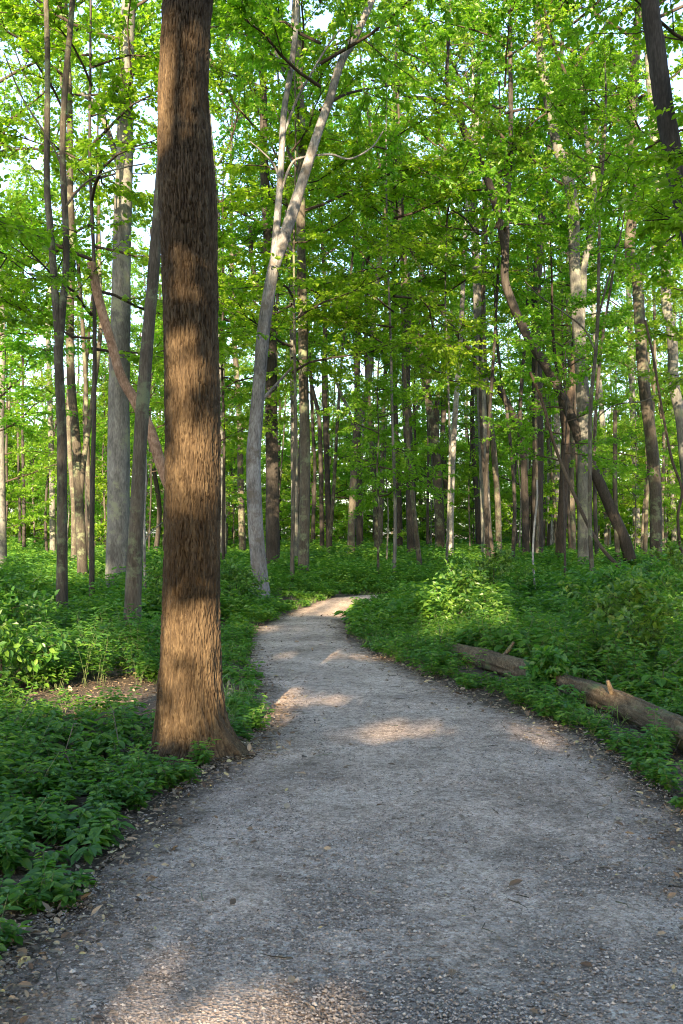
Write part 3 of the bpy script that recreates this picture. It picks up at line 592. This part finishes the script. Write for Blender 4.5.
# canopy trees in depth
cnt = 0; tries = 0
while cnt < 44 and tries < 6000:
    tries += 1
    y = 30 + 62 * rnd.random() ** .8; x = rnd.uniform(-.47, .47) * y
    if not ok(x, y, 2.3): continue
    px = CX + F * x / y
    side = 'left of the big trunk' if px < 160 else 'between the big trunk and the middle of the wood' if px < 340 else 'right of the middle of the wood'
    bg_tree(x, y, cnt, TT[cnt % 12], CAN[rnd.randrange(5)], rnd.uniform(7, 11), rnd.uniform(.5, .72) if (px < 115 or 315 < px < 375 or px > 610) else rnd.uniform(.65, 1.15), 'far trunk deep in the wood, ' + side, 'far trees ' + side)
    cnt += 1
cnt = 0; tries = 0
PT = [trunk_template(560 + i, 18, .085, [M_DARK, M_MID, M_DARK][i % 3], 7) for i in range(8)]
while cnt < 54 and tries < 6000:
    tries += 1
    y = 30 + 40 * rnd.random(); x = rnd.uniform(-.42, .42) * y
    if not ok(x, y, 1.2): continue
    px = CX + F * x / y; side = 'left of the big trunk' if px < 160 else 'in the middle' if px < 420 else 'on the right'
    bg_tree(x, y, cnt, PT[cnt % 8], LOW[rnd.randrange(4)] if cnt % 2 == 0 else None, rnd.uniform(7, 11), rnd.uniform(.8, 1.15), 'slim bare pole of a young tree deep in the wood, ' + side, 'slim poles ' + side, 'pole_tree').rotation_euler[0] = rnd.uniform(-.07, .07)
    cnt += 1
# understory saplings with leaf layers
cnt = 0; tries = 0
while cnt < 20 and tries < 6000:
    tries += 1
    y = 24 + 40 * rnd.random(); x = rnd.uniform(-.45, .45) * y
    if not ok(x, y, 2.2): continue
    px = CX + F * x / y; side = 'on the left side' if px < 341 else 'on the right side'
    bg_tree(x, y, cnt, ST[cnt % 6], LOW[rnd.randrange(4)], rnd.uniform(3.0, 5.0), rnd.uniform(.7, 1.0), 'young tree with low leafy layers deep in the wood, ' + side, 'understory trees ' + side, 'understory_tree')
    cnt += 1
# closing wood far behind, low crowns
for i in range(24):
    x = -52 + i * 104 / 23 + rnd.uniform(-1, 1); y = rnd.uniform(100, 120)
    bg_tree(x, y, i, TT[i % 12], CAN[i % 5], 1.2, rnd.uniform(1.0, 1.35), 'leafy tree of the farthest row closing the wood', 'farthest row of trees')

for i in range(92):
    y = rnd.uniform(62, 104); x = rnd.uniform(-.46, .46) * y
    bg_tree(x, y, i, ST[i % 6], LOW[i % 4], .2, rnd.uniform(1.3, 1.9), 'bushy low tree filling the far end of the wood', 'bushy low far trees', 'understory_tree')
cnt = 0; tries = 0
while cnt < 18 and tries < 3000:
    tries += 1
    y = rnd.uniform(38, 62); x = rnd.uniform(-.38, .40) * y
    if not ok(x, y, 1.6): continue
    bg_tree(x, y, cnt, ST[cnt % 6], LOW[cnt % 4], 1.4, rnd.uniform(.75, 1.1), 'young bushy tree with leaves down to the undergrowth, among far trunks', 'bushy young trees among the far trunks', 'understory_tree'); cnt += 1
# nearer understory trees whose leaf layers fill the upper part of the view (x, y, z of crown, scale, label)
near = [(5.0, 9.4, 3.6, 1.0, 'young maple overhanging from the right, its large leaves nearest in the upper right corner'),
        (5.5, 13.5, 6.0, 1.05, 'young maple with layered leaves right of centre, behind the nearest overhanging one'),
        (-5.4, 11.0, 3.6, .9, 'young maple at the left edge with leaf layers in the upper left corner'),
        (-4.6, 17.5, 4.6, 1.2, 'young maple at the left, behind the slender two-stemmed tree'),
        (-1.2, 23.0, 5.0, 1.25, 'young maple filling the gap above the silvery forked tree'),
        (1.4, 25.5, 6.0, 1.25, 'young maple spreading bright leaf layers over the end of the path'),
        (8.9, 22.5, 5.0, 1.1, 'young maple by the right edge, low leaf layers over the undergrowth'),
        (-8.2, 22.5, 3.2, 1.1, 'young maple by the left edge, low leaf layers over the undergrowth'),
        (3.3, 30.0, 6.0, 1.2, 'young maple with bright low leaves behind the path curve'),
        (-3.6, 29.0, 5.5, 1.2, 'young maple seen between the pale grey trunk and the big trunk')]
for i, (x, y, cz, s, lab) in enumerate(near):
    root = empty('young_maple', place(x, y), rnd.uniform(0, 6.28)); tag(root, lab, 'tree')
    me, A = ST[i % 6]; o = link(bpy.data.objects.new('trunk', me), root); o.scale = (1, 1, 1.1 + cz / 12)
    o = link(bpy.data.objects.new('crown', UND[i % 5]), root); o.location = (0, 0, cz); o.scale = (s,) * 3; o.rotation_euler = (0, 0, rnd.uniform(0, 6.28))

shr = [(1.86, 8.55, .06, 'low leafy plant clump covering the middle of the fallen log'),
       (2.9, 9.6, .30, 'knee-high leafy shrub in the undergrowth just behind the fallen log'), (3.9, 12.2, .36, 'leafy shrub between the fallen log and the leaning trunks on the right'),
       (1.7, 13.6, .26, 'small yellow-green shrub at the path edge beyond the far end of the log'), (5.2, 14.8, .38, 'broad leafy shrub near the right edge behind the log'),
       (2.7, 16.8, .34, 'leafy shrub inside the right-hand curve of the path'), (-3.1, 8.6, .26, 'low leafy shrub left of the big trunk'), (-4.3, 12.4, .20, 'leafy shrub near the left edge in front of the two-stemmed tree'),
       (-2.7, 15.2, .30, 'leafy shrub behind the big trunk on its left'), (-1.9, 17.2, .26, 'leafy shrub at the foot of the silvery forked tree'), (7.2, 17.5, .42, 'tall leafy shrub by the right edge beneath the curved brown trunk')]
for i, (x, y, sc, lab) in enumerate(shr):
    root = empty('shrub', place(x, y), rnd.uniform(0, 6.28)); tag(root, lab, 'shrub')
    C = crown_arrays(400 + i, .10, 2.2 * sc + .15, 2.0 * sc + .05, 13, 5, 4, 6, .075, (10, 60), .4, shape='hex', limb_r=.012, ltap=.8)
    C['tw'][:, 2] = C['tw'][:, 0] + (C['tw'][:, 2] - C['tw'][:, 0]) * .5; C['tw'][:, 1] = (C['tw'][:, 0] + C['tw'][:, 2]) / 2
    link(bpy.data.objects.new('crown', crown_mesh('shrub_crown', C, M_COVER, wr=.6)), root)
    P, R = resample(np.array([(0, 0, -.05), (.02, 0, sc), (.0, .02, 2.2 * sc + .2)]), [.012, .009, .003], 14); v, q = ring_trunk(P, R, 6)
    link(bpy.data.objects.new('stem', build_mesh('shrub_stem', v, [q], [M_TWIG], smooth=True)), root)

# ------------------------------------------------------------------ unseen trees added to shade the near path, crowns cut open for sun patches
TR_P = [(178, 197, 48, 72), (172, 199, 268, 312), (173, 203, 336, 398), (176, 207, 428, 508), (160, 216, 606, 742)]  # sun patches wanted on the big trunk, in view pixels
GR_P = [(240, 352, 698, 706), (372, 556, 725, 739), (280, 402, 655, 661), (244, 300, 628, 633), (120, 375, 972, 1100), (232, 285, 714, 726), (425, 512, 612, 650), (575, 620, 700, 712), (30, 160, 640, 720), (640, 683, 620, 640), (290, 365, 598, 618), (470, 500, 560, 590), (590, 600, 575, 590), (60, 140, 560, 600)]  # sun patches wanted on path and undergrowth, in view pixels
def carve(P, m=.15):
    """True where a leaf would block a chosen sun patch, so the crown is opened there"""
    t = (P[:, 1] - 6.25) / S[1]; X = P[:, 0] - S[0] * t; Z = P[:, 2] - S[2] * t
    px = CX + F * X / 6.25; py = HOR - F * (Z - CAMH) / 6.25; mp = m * F / 6.25
    cut = np.zeros(len(P), bool); hit = (np.abs(px - 190) < 30) & (py < 760)
    for a, b, c, d in TR_P: cut |= (px > a - mp) & (px < b + mp) & (py > c - mp) & (py < d + mp)
    t = P[:, 2] / S[2]; gx = P[:, 0] - S[0] * t; gy = P[:, 1] - S[1] * t
    g = gy > .5; X = np.where(g, gx, 0); Yg = np.where(g, gy, 1)
    px = CX + F * X / Yg; py = HOR + F * CAMH / Yg
    m = .06 if m < .1 else .12
    for a, b, c, d in GR_P:
        mx = m * F / Yg; my0 = F * CAMH * m * 1.6 / Yg ** 2
        nzv = 1 + .6 * fbm(X * 3, Yg * 3, X * 0 + 2, 2)
        cut |= g & (px > a - mx * nzv) & (px < b + mx * nzv) & (py > c - my0 * nzv) & (py < d + my0 * nzv)
    return cut
bt = [(-5.4, -4.2), (-2.5, -4.8), (.6, -4.2), (3.6, -4.8), (6.6, -4.4), (-8.2, -4.6), (-8.5, -13), (-4.6, -15), (-1.0, -13.5), (3.0, -15), (7.0, -13), (-10.5, -21), (-6.6, -22.5), (-2.6, -21), (1.4, -22.5), (5.4, -21), (9.4, -22), (-14, -17), (12, -16), (-9, -31), (-4.5, -32), (0, -31), (4.5, -32), (9.5, -31), (-14, -30), (15, -29)]
for i, (x, y) in enumerate(bt):
    z1 = 17.5 if y > -18 else 22 if y > -25 else 23
    C = crown_arrays(700 + i, 4.0 if y > -25 else 9.0, z1, 4.4, 24 if y > -25 else 20, 9, 11, 13, .23, (5, 45), .5)
    if y > -6: C = crown_arrays(700 + i, 2.6, 12.5, 2.7, 32, 8, 9, 13, .14, (0, 40), .45, ltap=.25)  # nearest row added to give the sun patches sharper edges
    P = C['P'] + np.array([x, y, 0]); keep = ~carve(P, .035 if y > -6 else .15)
    def flt(pts): return ~carve((pts[:, -1] + np.array([x, y, 0])), .02 if y > -6 else .1)
    f = flt(C['tw']); C['tw'] = C['tw'][f]; C['TR'] = C['TR'][f]
    f = flt(C['subs']); C['subs'] = C['subs'][f]; C['SR'] = C['SR'][f]
    root = empty('unseen_shade_tree', place(x, y)); tag(root, 'unseen leafy tree behind the viewpoint shading the path, crown cut open for sun patches', 'tree', 'unseen shading trees behind the viewpoint')
    me, A = trunk_template(800 + i, 17 if y < -6 else 12.5, .16 if y < -6 else .07, M_MID); link(bpy.data.objects.new('trunk', me), root)
    link(bpy.data.objects.new('crown', crown_mesh('crown', C, M_CAN, keep=keep, twigs=False)), root)

# ------------------------------------------------------------------ undergrowth
rg = np.random.RandomState(21)
def plant_template(seed, kind):
    r = np.random.RandomState(seed); P = []; D = []; Nn = []; L = []; st = []
    ns = 4 if kind == 'herb' else 3
    for s in range(ns):
        az = r.uniform(0, 6.28); h = r.uniform(.18, .34) if kind == 'herb' else r.uniform(.35, .62)
        lean = r.uniform(.15, .55); tipx = np.array([math.cos(az) * lean * h, math.sin(az) * lean * h, h]); b = np.array([r.randn() * .04, r.randn() * .04, 0])
        mid = b + tipx * .5 + np.array([0, 0, .05]); st.append([b, mid, b + tipx])
        lv = [(1.0, 6), (.72, 5), (.45, 4)] if kind == 'herb' else [(1.0, 5), (.88, 3), (.76, 3), (.62, 3), (.5, 3), (.36, 2)]
        for (t, k) in lv:
            c = b + tipx * t; a0 = r.uniform(0, 6.28)
            for q in range(k):
                a = a0 + q * 6.283 / k + r.randn() * .2; d = np.array([math.cos(a), math.sin(a), r.uniform(-.25, .25)])
                pe = r.uniform(.01, .05); P.append(c + d * pe + np.array([0, 0, r.randn() * .01])); D.append(d); Nn.append(np.array([r.randn() * .25, r.randn() * .25, 1]))
                L.append(r.uniform(.055, .095) if kind == 'herb' else r.uniform(.05, .085))
    return [np.array(v, float) for v in (P, D, Nn, L, st)]
def big_template(seed):
    r = np.random.RandomState(seed); P = []; D = []; Nn = []; L = []; st = []
    for k in range(7):
        a = k * .9 + r.randn() * .3; h = r.uniform(.12, .34); o = np.array([math.cos(a), math.sin(a), 0]); tip = o * h * .6 + np.array([0, 0, h])
        st.append([np.zeros(3), tip * .5 + np.array([0, 0, .04]), tip]); P.append(tip); D.append(o + np.array([0, 0, -.25])); Nn.append(np.array([o[0] * .4, o[1] * .4, 1])); L.append(r.uniform(.10, .17))
        for sg in (-1, 1):
            d = np.array([math.cos(a + sg * 1.5), math.sin(a + sg * 1.5), -.15]); P.append(tip); D.append(d); Nn.append(np.array([r.randn() * .2, r.randn() * .2, 1])); L.append(r.uniform(.08, .13))
    return [np.array(v, float) for v in (P, D, Nn, L, st)]
TPL = [plant_template(900 + i, 'herb') for i in range(7)] + [plant_template(950 + i, 'shrub') for i in range(5)] + [big_template(980 + i) for i in range(4)]

def scatter_plants(x, y, s, kinds, ls=1.0):
    P = []; D = []; Nn = []; L = []; ST_ = []
    z = gz(x, y); az = rg.uniform(0, 6.28, len(x)); kk = np.array([kinds[i] for i in rg.randint(0, len(kinds), len(x))]); bl = vnoise(x * 1.1 + 5, y * 1.1, 0 * x + 21) + .3 * rg.randn(len(x)) > .62; kk[bl] = 12 + rg.randint(0, 4, bl.sum())
    for k in set(kk):
        m = np.where(kk == k)[0]; p, d, n, l, st = TPL[k]
        c, s_ = np.cos(az[m]), np.sin(az[m])
        def rot(v):   # v (q,3)-> (len(m),q,3)
            X = v[None, ..., 0] * c[:, None] - v[None, ..., 1] * s_[:, None]; Y = v[None, ..., 0] * s_[:, None] + v[None, ..., 1] * c[:, None]
            return np.stack([X, Y, np.broadcast_to(v[None, ..., 2], X.shape)], -1)
        o = np.stack([x[m], y[m], z[m]], -1); sc = s[m]
        P.append((rot(p) * sc[:, None, None] + o[:, None]).reshape(-1, 3)); D.append(rot(d).reshape(-1, 3)); Nn.append(rot(n).reshape(-1, 3))
        L.append(((l[None] * (.55 + .45 * sc[:, None])) * ls).ravel())
        q = st.reshape(-1, 3); ST_.append((rot(q) * sc[:, None, None] + o[:, None]).reshape(-1, 3, 3))
    return np.vstack(P), np.vstack(D), np.vstack(Nn), np.concatenate(L), np.vstack(ST_)

def sample_region(y0, y1, dens, gap):
    area = (y1 - y0) * (y1 + y0) / 2 * .86; n = int(area * dens * 1.05)
    y = np.sqrt(rg.uniform(y0 ** 2, y1 ** 2, n)); x = rg.uniform(-.43, .43, n) * y
    sd = path_sd(x, y); cl = fbm(x * .7, y * .7, 0 * x + 5, 3)
    # bare litter gaps, sparser toward the path
    keep = (sd > gap + .14 * vnoise(x * 2, y * 2, 0 * x)) & (cl > np.where((x > 0) | (y < 5.6), np.where(y < 14, -1.1, -.75), -.66)) & ((x < 0) | (sd > gap + .05))
    bx, by = -.98, 6.25; keep &= np.hypot(x - bx, y - by) > .34
    keep &= ~((x > 1.2) & (y < 4.9) & (cl < .2))                       # bare ground in front of the log
    px = CX + F * x / y; lx = np.interp(y, LOGP[::-1, 1], LOGP[::-1, 0]); dl = x - lx
    vis = ((px > 445) & (px < 512)) | ((px > 580) & (px < 640)) | (px > 665)
    keep &= ~((y > 5.6) & (y < 11.2) & (np.abs(dl) < .17)) & ~(vis & (y < 11.2) & (dl > -.40) & (dl < .2) & (y > 5.2))
    return x[keep], y[keep], sd[keep]
LOGP = np.array([((a - CX) / F * Y, Y) for (a, b), Y in zip([(455, 655), (480, 664), (520, 676), (560, 690), (600, 704), (640, 722), (683, 752), (730, 790)], [11.0, 10.3, 9.3, 8.5, 7.85, 7.2, 6.45, 5.8])])
def make_cover():
    vs = []; fs = []; fm = []; off = 0; LV = [[], [], [], []]
    for (y0, y1, dens, shape, s0, ls, gp) in ((2.2, 8, 54, 'hex', .82, .92, -.03), (8, 14, 44, 'hex', .80, 1.0, .0), (14, 26, 18, 'quad', .95, 1.6, .0), (26, 50, 8, 'quad', 1.0, 2.3, .0), (50, 95, 2.5, 'quad', 1.1, 4.0, 0)):
        x, y, sd = sample_region(y0, y1, dens, gp)
        far = np.clip(sd / 1.2, .45, 1.0); s = s0 * rg.uniform(.7, 1.25, len(x)) * far * (1 + .5 * vnoise(x * .8, y * .8, 0 * x + 9))
        tall = (x > 0) & (y > 8) & (y < 26); s = np.where(tall, s * 1.12, s)
        kinds = list(range(12)) if y0 >= 8 else [0, 1, 2, 3, 4, 5, 6, 0, 1, 2, 7, 8]
        P, D, Nn, L, ST_ = scatter_plants(x, y, s, kinds, ls)
        v, q = leaves(P, norm(D), norm(Nn), L, L * .55, shape); vs.append(v); fs.append(q + off); fm.append(0); off += len(v)
        if y0 < 14:
            v, q = tubes(ST_, np.tile([.0028, .0024, .0015], (len(ST_), 1)), 3); vs.append(v); fs.append(q + off); fm.append(1); off += len(v)
    n = 110; y = np.sqrt(rg.uniform(16, 22 ** 2, n)); x = rg.uniform(-.42, .42, n) * y; k = path_sd(x, y) > .25; x, y = x[k], y[k]; n = len(x); a = rg.uniform(0, 6.28, n); l = rg.uniform(.2, .5, n)
    p0 = np.stack([x, y, gz(x, y)], -1); o = np.stack([np.cos(a) * l * .5, np.sin(a) * l * .5, l * rg.uniform(.5, 1.1, n)], -1); p1 = p0 + o * .5 + rg.randn(n, 3) * .04; p2 = p0 + o + rg.randn(n, 3) * .05; p3 = p2 + (p2 - p1) * .5 - UP * .08
    v, q = tubes(np.stack([p0, p1, p2, p3], 1), np.tile([.004, .0035, .003, .0015], (n, 1)), 4); vs.append(v); fs.append(q + off); fm.append(2); off += len(v)
    stem, nt = mat('green_stem'); p = N(nt, 'ShaderNodeBsdfPrincipled', Roughness=.7); p.inputs['Base Color'].default_value = (.07, .10, .035, 1); o = N(nt, 'ShaderNodeOutputMaterial'); nt.links.new(p.outputs[0], o.inputs[0])
    me = build_mesh('undergrowth', np.vstack(vs), fs, [M_COVER, stem, M_GREY], fm); 
    tag(link(bpy.data.objects.new('undergrowth', me)), 'low leafy green undergrowth covering the forest floor on both sides of the path', 'undergrowth', kind='stuff')
make_cover()

# grass along the path edges and light clumps
def make_grass():
    n = 9000; i = rg.randint(0, len(LE) - 30, n); side = rg.rand(n) < .5
    E = np.where(side[:, None], LE[i], RE[i]); x = E[:, 0] + rg.randn(n) * .18 + np.where(side, -.22, .25); y = E[:, 1] + rg.randn(n) * .2
    k = (path_sd(x, y) > .03) & (y > 5.5) & (y < 22) & (vnoise(x * 1.5, y * 1.5, 0 * x + 3) > .15) & (np.hypot(x + 1, y - 6.25) > .75); x, y = x[k], y[k]
    n2 = 1600; x2 = 1.62 + rg.randn(n2) * .34; y2 = 12.3 + rg.randn(n2) * .9; x = np.concatenate([x, x2]); y = np.concatenate([y, y2])
    kk = path_sd(x, y) > .03; x, y = x[kk], y[kk]; n = len(x)
    P = np.stack([x, y, gz(x, y)], -1); D = norm(np.stack([rg.randn(n) * .5, rg.randn(n) * .5, np.ones(n)], -1)); Nn = norm(rg.randn(n, 3)); L = rg.uniform(.07, .19, n)
    v, q = leaves(P, D, Nn, L, rg.uniform(.003, .009, n), 'blade', .1, .45)
    me = build_mesh('grass', v, [q], [M_GRASS]); tag(link(bpy.data.objects.new('grass', me)), 'thin light green grass fringing the gravel path', 'grass', kind='stuff')
make_grass()

# ------------------------------------------------------------------ litter, gravel
def litter_mat():
    m, nt = mat('dead_leaf'); L = nt.links; g = N(nt, 'ShaderNodeNewGeometry')
    r = ramp(nt, g.outputs['Random Per Island'], [(0, (.035, .023, .016)), (.3, (.09, .060, .038)), (.65, (.17, .122, .080)), (.92, (.30, .24, .165)), (1.0, (.38, .31, .12))])
    p = N(nt, 'ShaderNodeBsdfPrincipled', Roughness=.8); L.new(r.outputs[0], p.inputs['Base Color']); o = N(nt, 'ShaderNodeOutputMaterial'); L.new(p.outputs[0], o.inputs[0]); return m
def make_litter():
    n = 70000; y = np.sqrt(rg.uniform(1.9 ** 2, 17 ** 2, n)); x = rg.uniform(-.42, .42, n) * y; sd = path_sd(x, y)
    pr = np.where(sd > -.02, .95, np.exp(sd / .20) * .9 + .035); k = rg.rand(n) < pr; x, y, sd = x[k], y[k], sd[k]
    n2 = 9000; y2 = rg.uniform(2.2, 9, n2); i = rg.randint(30, len(LE) - 120, n2); side = rg.rand(n2) < .5; E = np.where(side[:, None], LE[i], RE[i])
    x2 = E[:, 0] + rg.randn(n2) * .16 + np.where(side, -.02, .02); y2 = E[:, 1] + rg.randn(n2) * .12; k = y2 < 12; x = np.concatenate([x, x2[k]]); y = np.concatenate([y, y2[k]])
    n3 = 1500; a3 = rg.uniform(0, 6.28, n3); r3 = .24 + rg.exponential(.13, n3); x = np.concatenate([x, -.98 + r3 * np.cos(a3) * 1.15]); y = np.concatenate([y, 6.22 + r3 * np.sin(a3)])
    n = len(x); z = np.where(path_sd(x, y) < 0, pz(x, y) + .003, gz(x, y) + .014)
    D = norm(np.stack([rg.randn(n), rg.randn(n), rg.randn(n) * .18], -1)); Nn = norm(np.stack([rg.randn(n) * .3, rg.randn(n) * .3, np.ones(n)], -1)); L = rg.lognormal(-3.9, .5, n).clip(.009, .065)
    v, q = leaves(np.stack([x, y, z + .006], -1), D, Nn, L, L * .6, 'hex', .18, -.05)
    me = build_mesh('leaf_litter', v, [q], [litter_mat()]); tag(link(bpy.data.objects.new('leaf_litter', me)), 'dry brown leaf litter scattered along the path edges', 'leaf litter', kind='stuff')
    # small twigs
    n = 900; y = np.sqrt(rg.uniform(2 ** 2, 10 ** 2, n)); x = rg.uniform(-.4, .4, n) * y; sd = path_sd(x, y); k = (rg.rand(n) < np.where(sd > -.3, .9, .12)); x, y = x[k], y[k]; n = len(x)
    a = rg.uniform(0, 6.28, n); l = rg.uniform(.03, .16, n); zz = pz(x, y) + .004
    p0 = np.stack([x, y, zz], -1); dd = np.stack([np.cos(a), np.sin(a), rg.randn(n) * .05], -1) * l[:, None]; p1 = p0 + dd * .5 + rg.randn(n, 3) * np.array([.01, .01, .002]); p2 = p0 + dd
    v, q = tubes(np.stack([p0, p1, p2], 1), np.tile([.0025, .002, .001], (n, 1)), 4)
    me = build_mesh('twig_litter', v, [q], [M_MID]); tag(link(bpy.data.objects.new('twig_litter', me)), 'small broken twigs lying on the path and its edges', 'twigs', kind='stuff')
def make_gravel():
    m, nt = mat('gravel_stone'); L = nt.links; g = N(nt, 'ShaderNodeNewGeometry')
    r = ramp(nt, g.outputs['Random Per Island'], [(0, (.085, .072, .064)), (.5, (.22, .19, .172)), (.85, (.32, .285, .262)), (1.0, (.44, .40, .37))])
    p = N(nt, 'ShaderNodeBsdfPrincipled', Roughness=.85); L.new(r.outputs[0], p.inputs['Base Color']); o = N(nt, 'ShaderNodeOutputMaterial'); L.new(p.outputs[0], o.inputs[0])
    n = 120000; y = 1 / rg.uniform(1 / 10.5, 1 / 2.1, n); x = rg.uniform(-.40, .42, n) * y; sd = path_sd(x, y)
    cl = vnoise(x * 2.2, y * 2.2, 0 * x + 11) + .6 * vnoise(x * 7, y * 7, 0 * x); k = (sd < .04) & (rg.rand(n) < np.clip(.6 + .6 * cl, .08, 1)); x, y = x[k], y[k]; n = len(x)
    s = rg.lognormal(-5.6, .36, n).clip(.002, .010); z = pz(x, y) + s * .1
    base = np.array([(1, 0, 0), (0, 1, 0), (-1, 0, 0), (0, -1, 0), (0, 0, 1), (0, 0, -1)], float)
    v = base[None] * rg.uniform(.6, 1.35, (n, 6, 1)) + rg.randn(n, 6, 3) * .12; a = rg.uniform(0, 6.28, n); c, s_ = np.cos(a)[:, None], np.sin(a)[:, None]
    v = np.stack([(v[..., 0] * c - v[..., 1] * s_) * 1.2, v[..., 0] * s_ + v[..., 1] * c, v[..., 2] * .7], -1) * s[:, None, None] + np.stack([x, y, z], -1)[:, None]
    f = np.array([(0, 1, 4), (1, 2, 4), (2, 3, 4), (3, 0, 4), (1, 0, 5), (2, 1, 5), (3, 2, 5), (0, 3, 5)]); F_ = (np.arange(n)[:, None, None] * 6 + f[None]).reshape(-1, 3)
    me = build_mesh('gravel', v.reshape(-1, 3), [F_], [m]); tag(link(bpy.data.objects.new('gravel', me)), 'loose grey gravel stones on the near path', 'gravel', kind='stuff')
make_litter(); make_gravel()

# ------------------------------------------------------------------ fallen log
def log_():
    pts = [(455, 655), (480, 664), (520, 676), (560, 690), (600, 704), (640, 722), (683, 752), (730, 790)]
    Ys = [11.0, 10.3, 9.3, 8.5, 7.85, 7.2, 6.45, 5.8]; P = []
    for (a, b), Y in zip(pts, Ys):
        x = (a - CX) / F * Y; P.append((x, Y, float(gz(x, Y)) + .10))
    P = np.array(P); R = np.array([.10, .115, .11, .105, .105, .105, .11, .115]) * .86; base = P[-2].copy(); P -= base
    A, Rr = resample(P, R, 260); root = empty('fallen_log', tuple(base)); tag(root, 'long weathered fallen log half hidden in the undergrowth beside the path on the right', 'log')
    sides = 48; a = np.arange(sides) * 2 * np.pi / sides; u = np.linspace(0, 7, len(A))[:, None] + 0 * a[None]; ca, sa = np.cos(a)[None] + 0 * u, np.sin(a)[None] + 0 * u
    r = Rr[:, None] * (1 + .10 * fbm(ca * 1.3, sa * 1.3, u * 1.4, 3)) + .014 * (1 - 2 * np.abs(fbm(ca * 4, sa * 4, u * 1.1, 2))) + .004 * fbm(ca * 12, sa * 12, u * 6, 2)
    T = norm(np.gradient(A, axis=0)); U = norm(np.cross(UP, T)); V = np.cross(T, U)
    vv = A[:, None] + r[..., None] * (np.cos(a)[None, :, None] * U[:, None] + np.sin(a)[None, :, None] * V[:, None])
    i = np.arange(len(A) - 1)[:, None] * sides; j = np.arange(sides)[None]; j2 = (j + 1) % sides
    q = np.stack([i + j, i + sides + j, i + sides + j2, i + j2], -1).reshape(-1, 4); v = vv.reshape(-1, 3)
    v = np.vstack([v, A[0], A[-1]]); n = len(v); e = (len(A) - 1) * sides
    t1 = np.stack([np.full(sides, n - 2), np.arange(sides), (np.arange(sides) + 1) % sides], -1); t2 = np.stack([np.full(sides, n - 1), e + (np.arange(sides) + 1) % sides, e + np.arange(sides)], -1)
    me = build_mesh('log_bark', v, [q, t1, t2], [M_LOG], smooth=True, fmat=[0, 0, 0]); link(bpy.data.objects.new('log_body', me), root)
    for k, (f, l, az) in enumerate([(60, .16, .9), (170, .10, 2.2)]):
        p0 = A[f]; d = norm(U[f] * math.cos(az) * .7 + V[f] * math.sin(az) * -1 + T[f] * .3); d[2] = abs(d[2])
        PP, RR = resample(np.array([p0, p0 + d * (l + .12) * .6, p0 + d * (l + .12)]), [.03, .022, .014], 12); v, q = ring_trunk(PP, RR, 8, .002, k)
        v = np.vstack([v, PP[-1]]); tt = np.stack([np.arange(8) + 88, (np.arange(8) + 1) % 8 + 88, np.full(8, len(v) - 1)], -1)
        link(bpy.data.objects.new('branch_stub', build_mesh('branch_stub', v, [q, tt], [M_LOG], fmat=[0, 0], smooth=True)), root)
log_()
print('objects', len(bpy.data.objects))
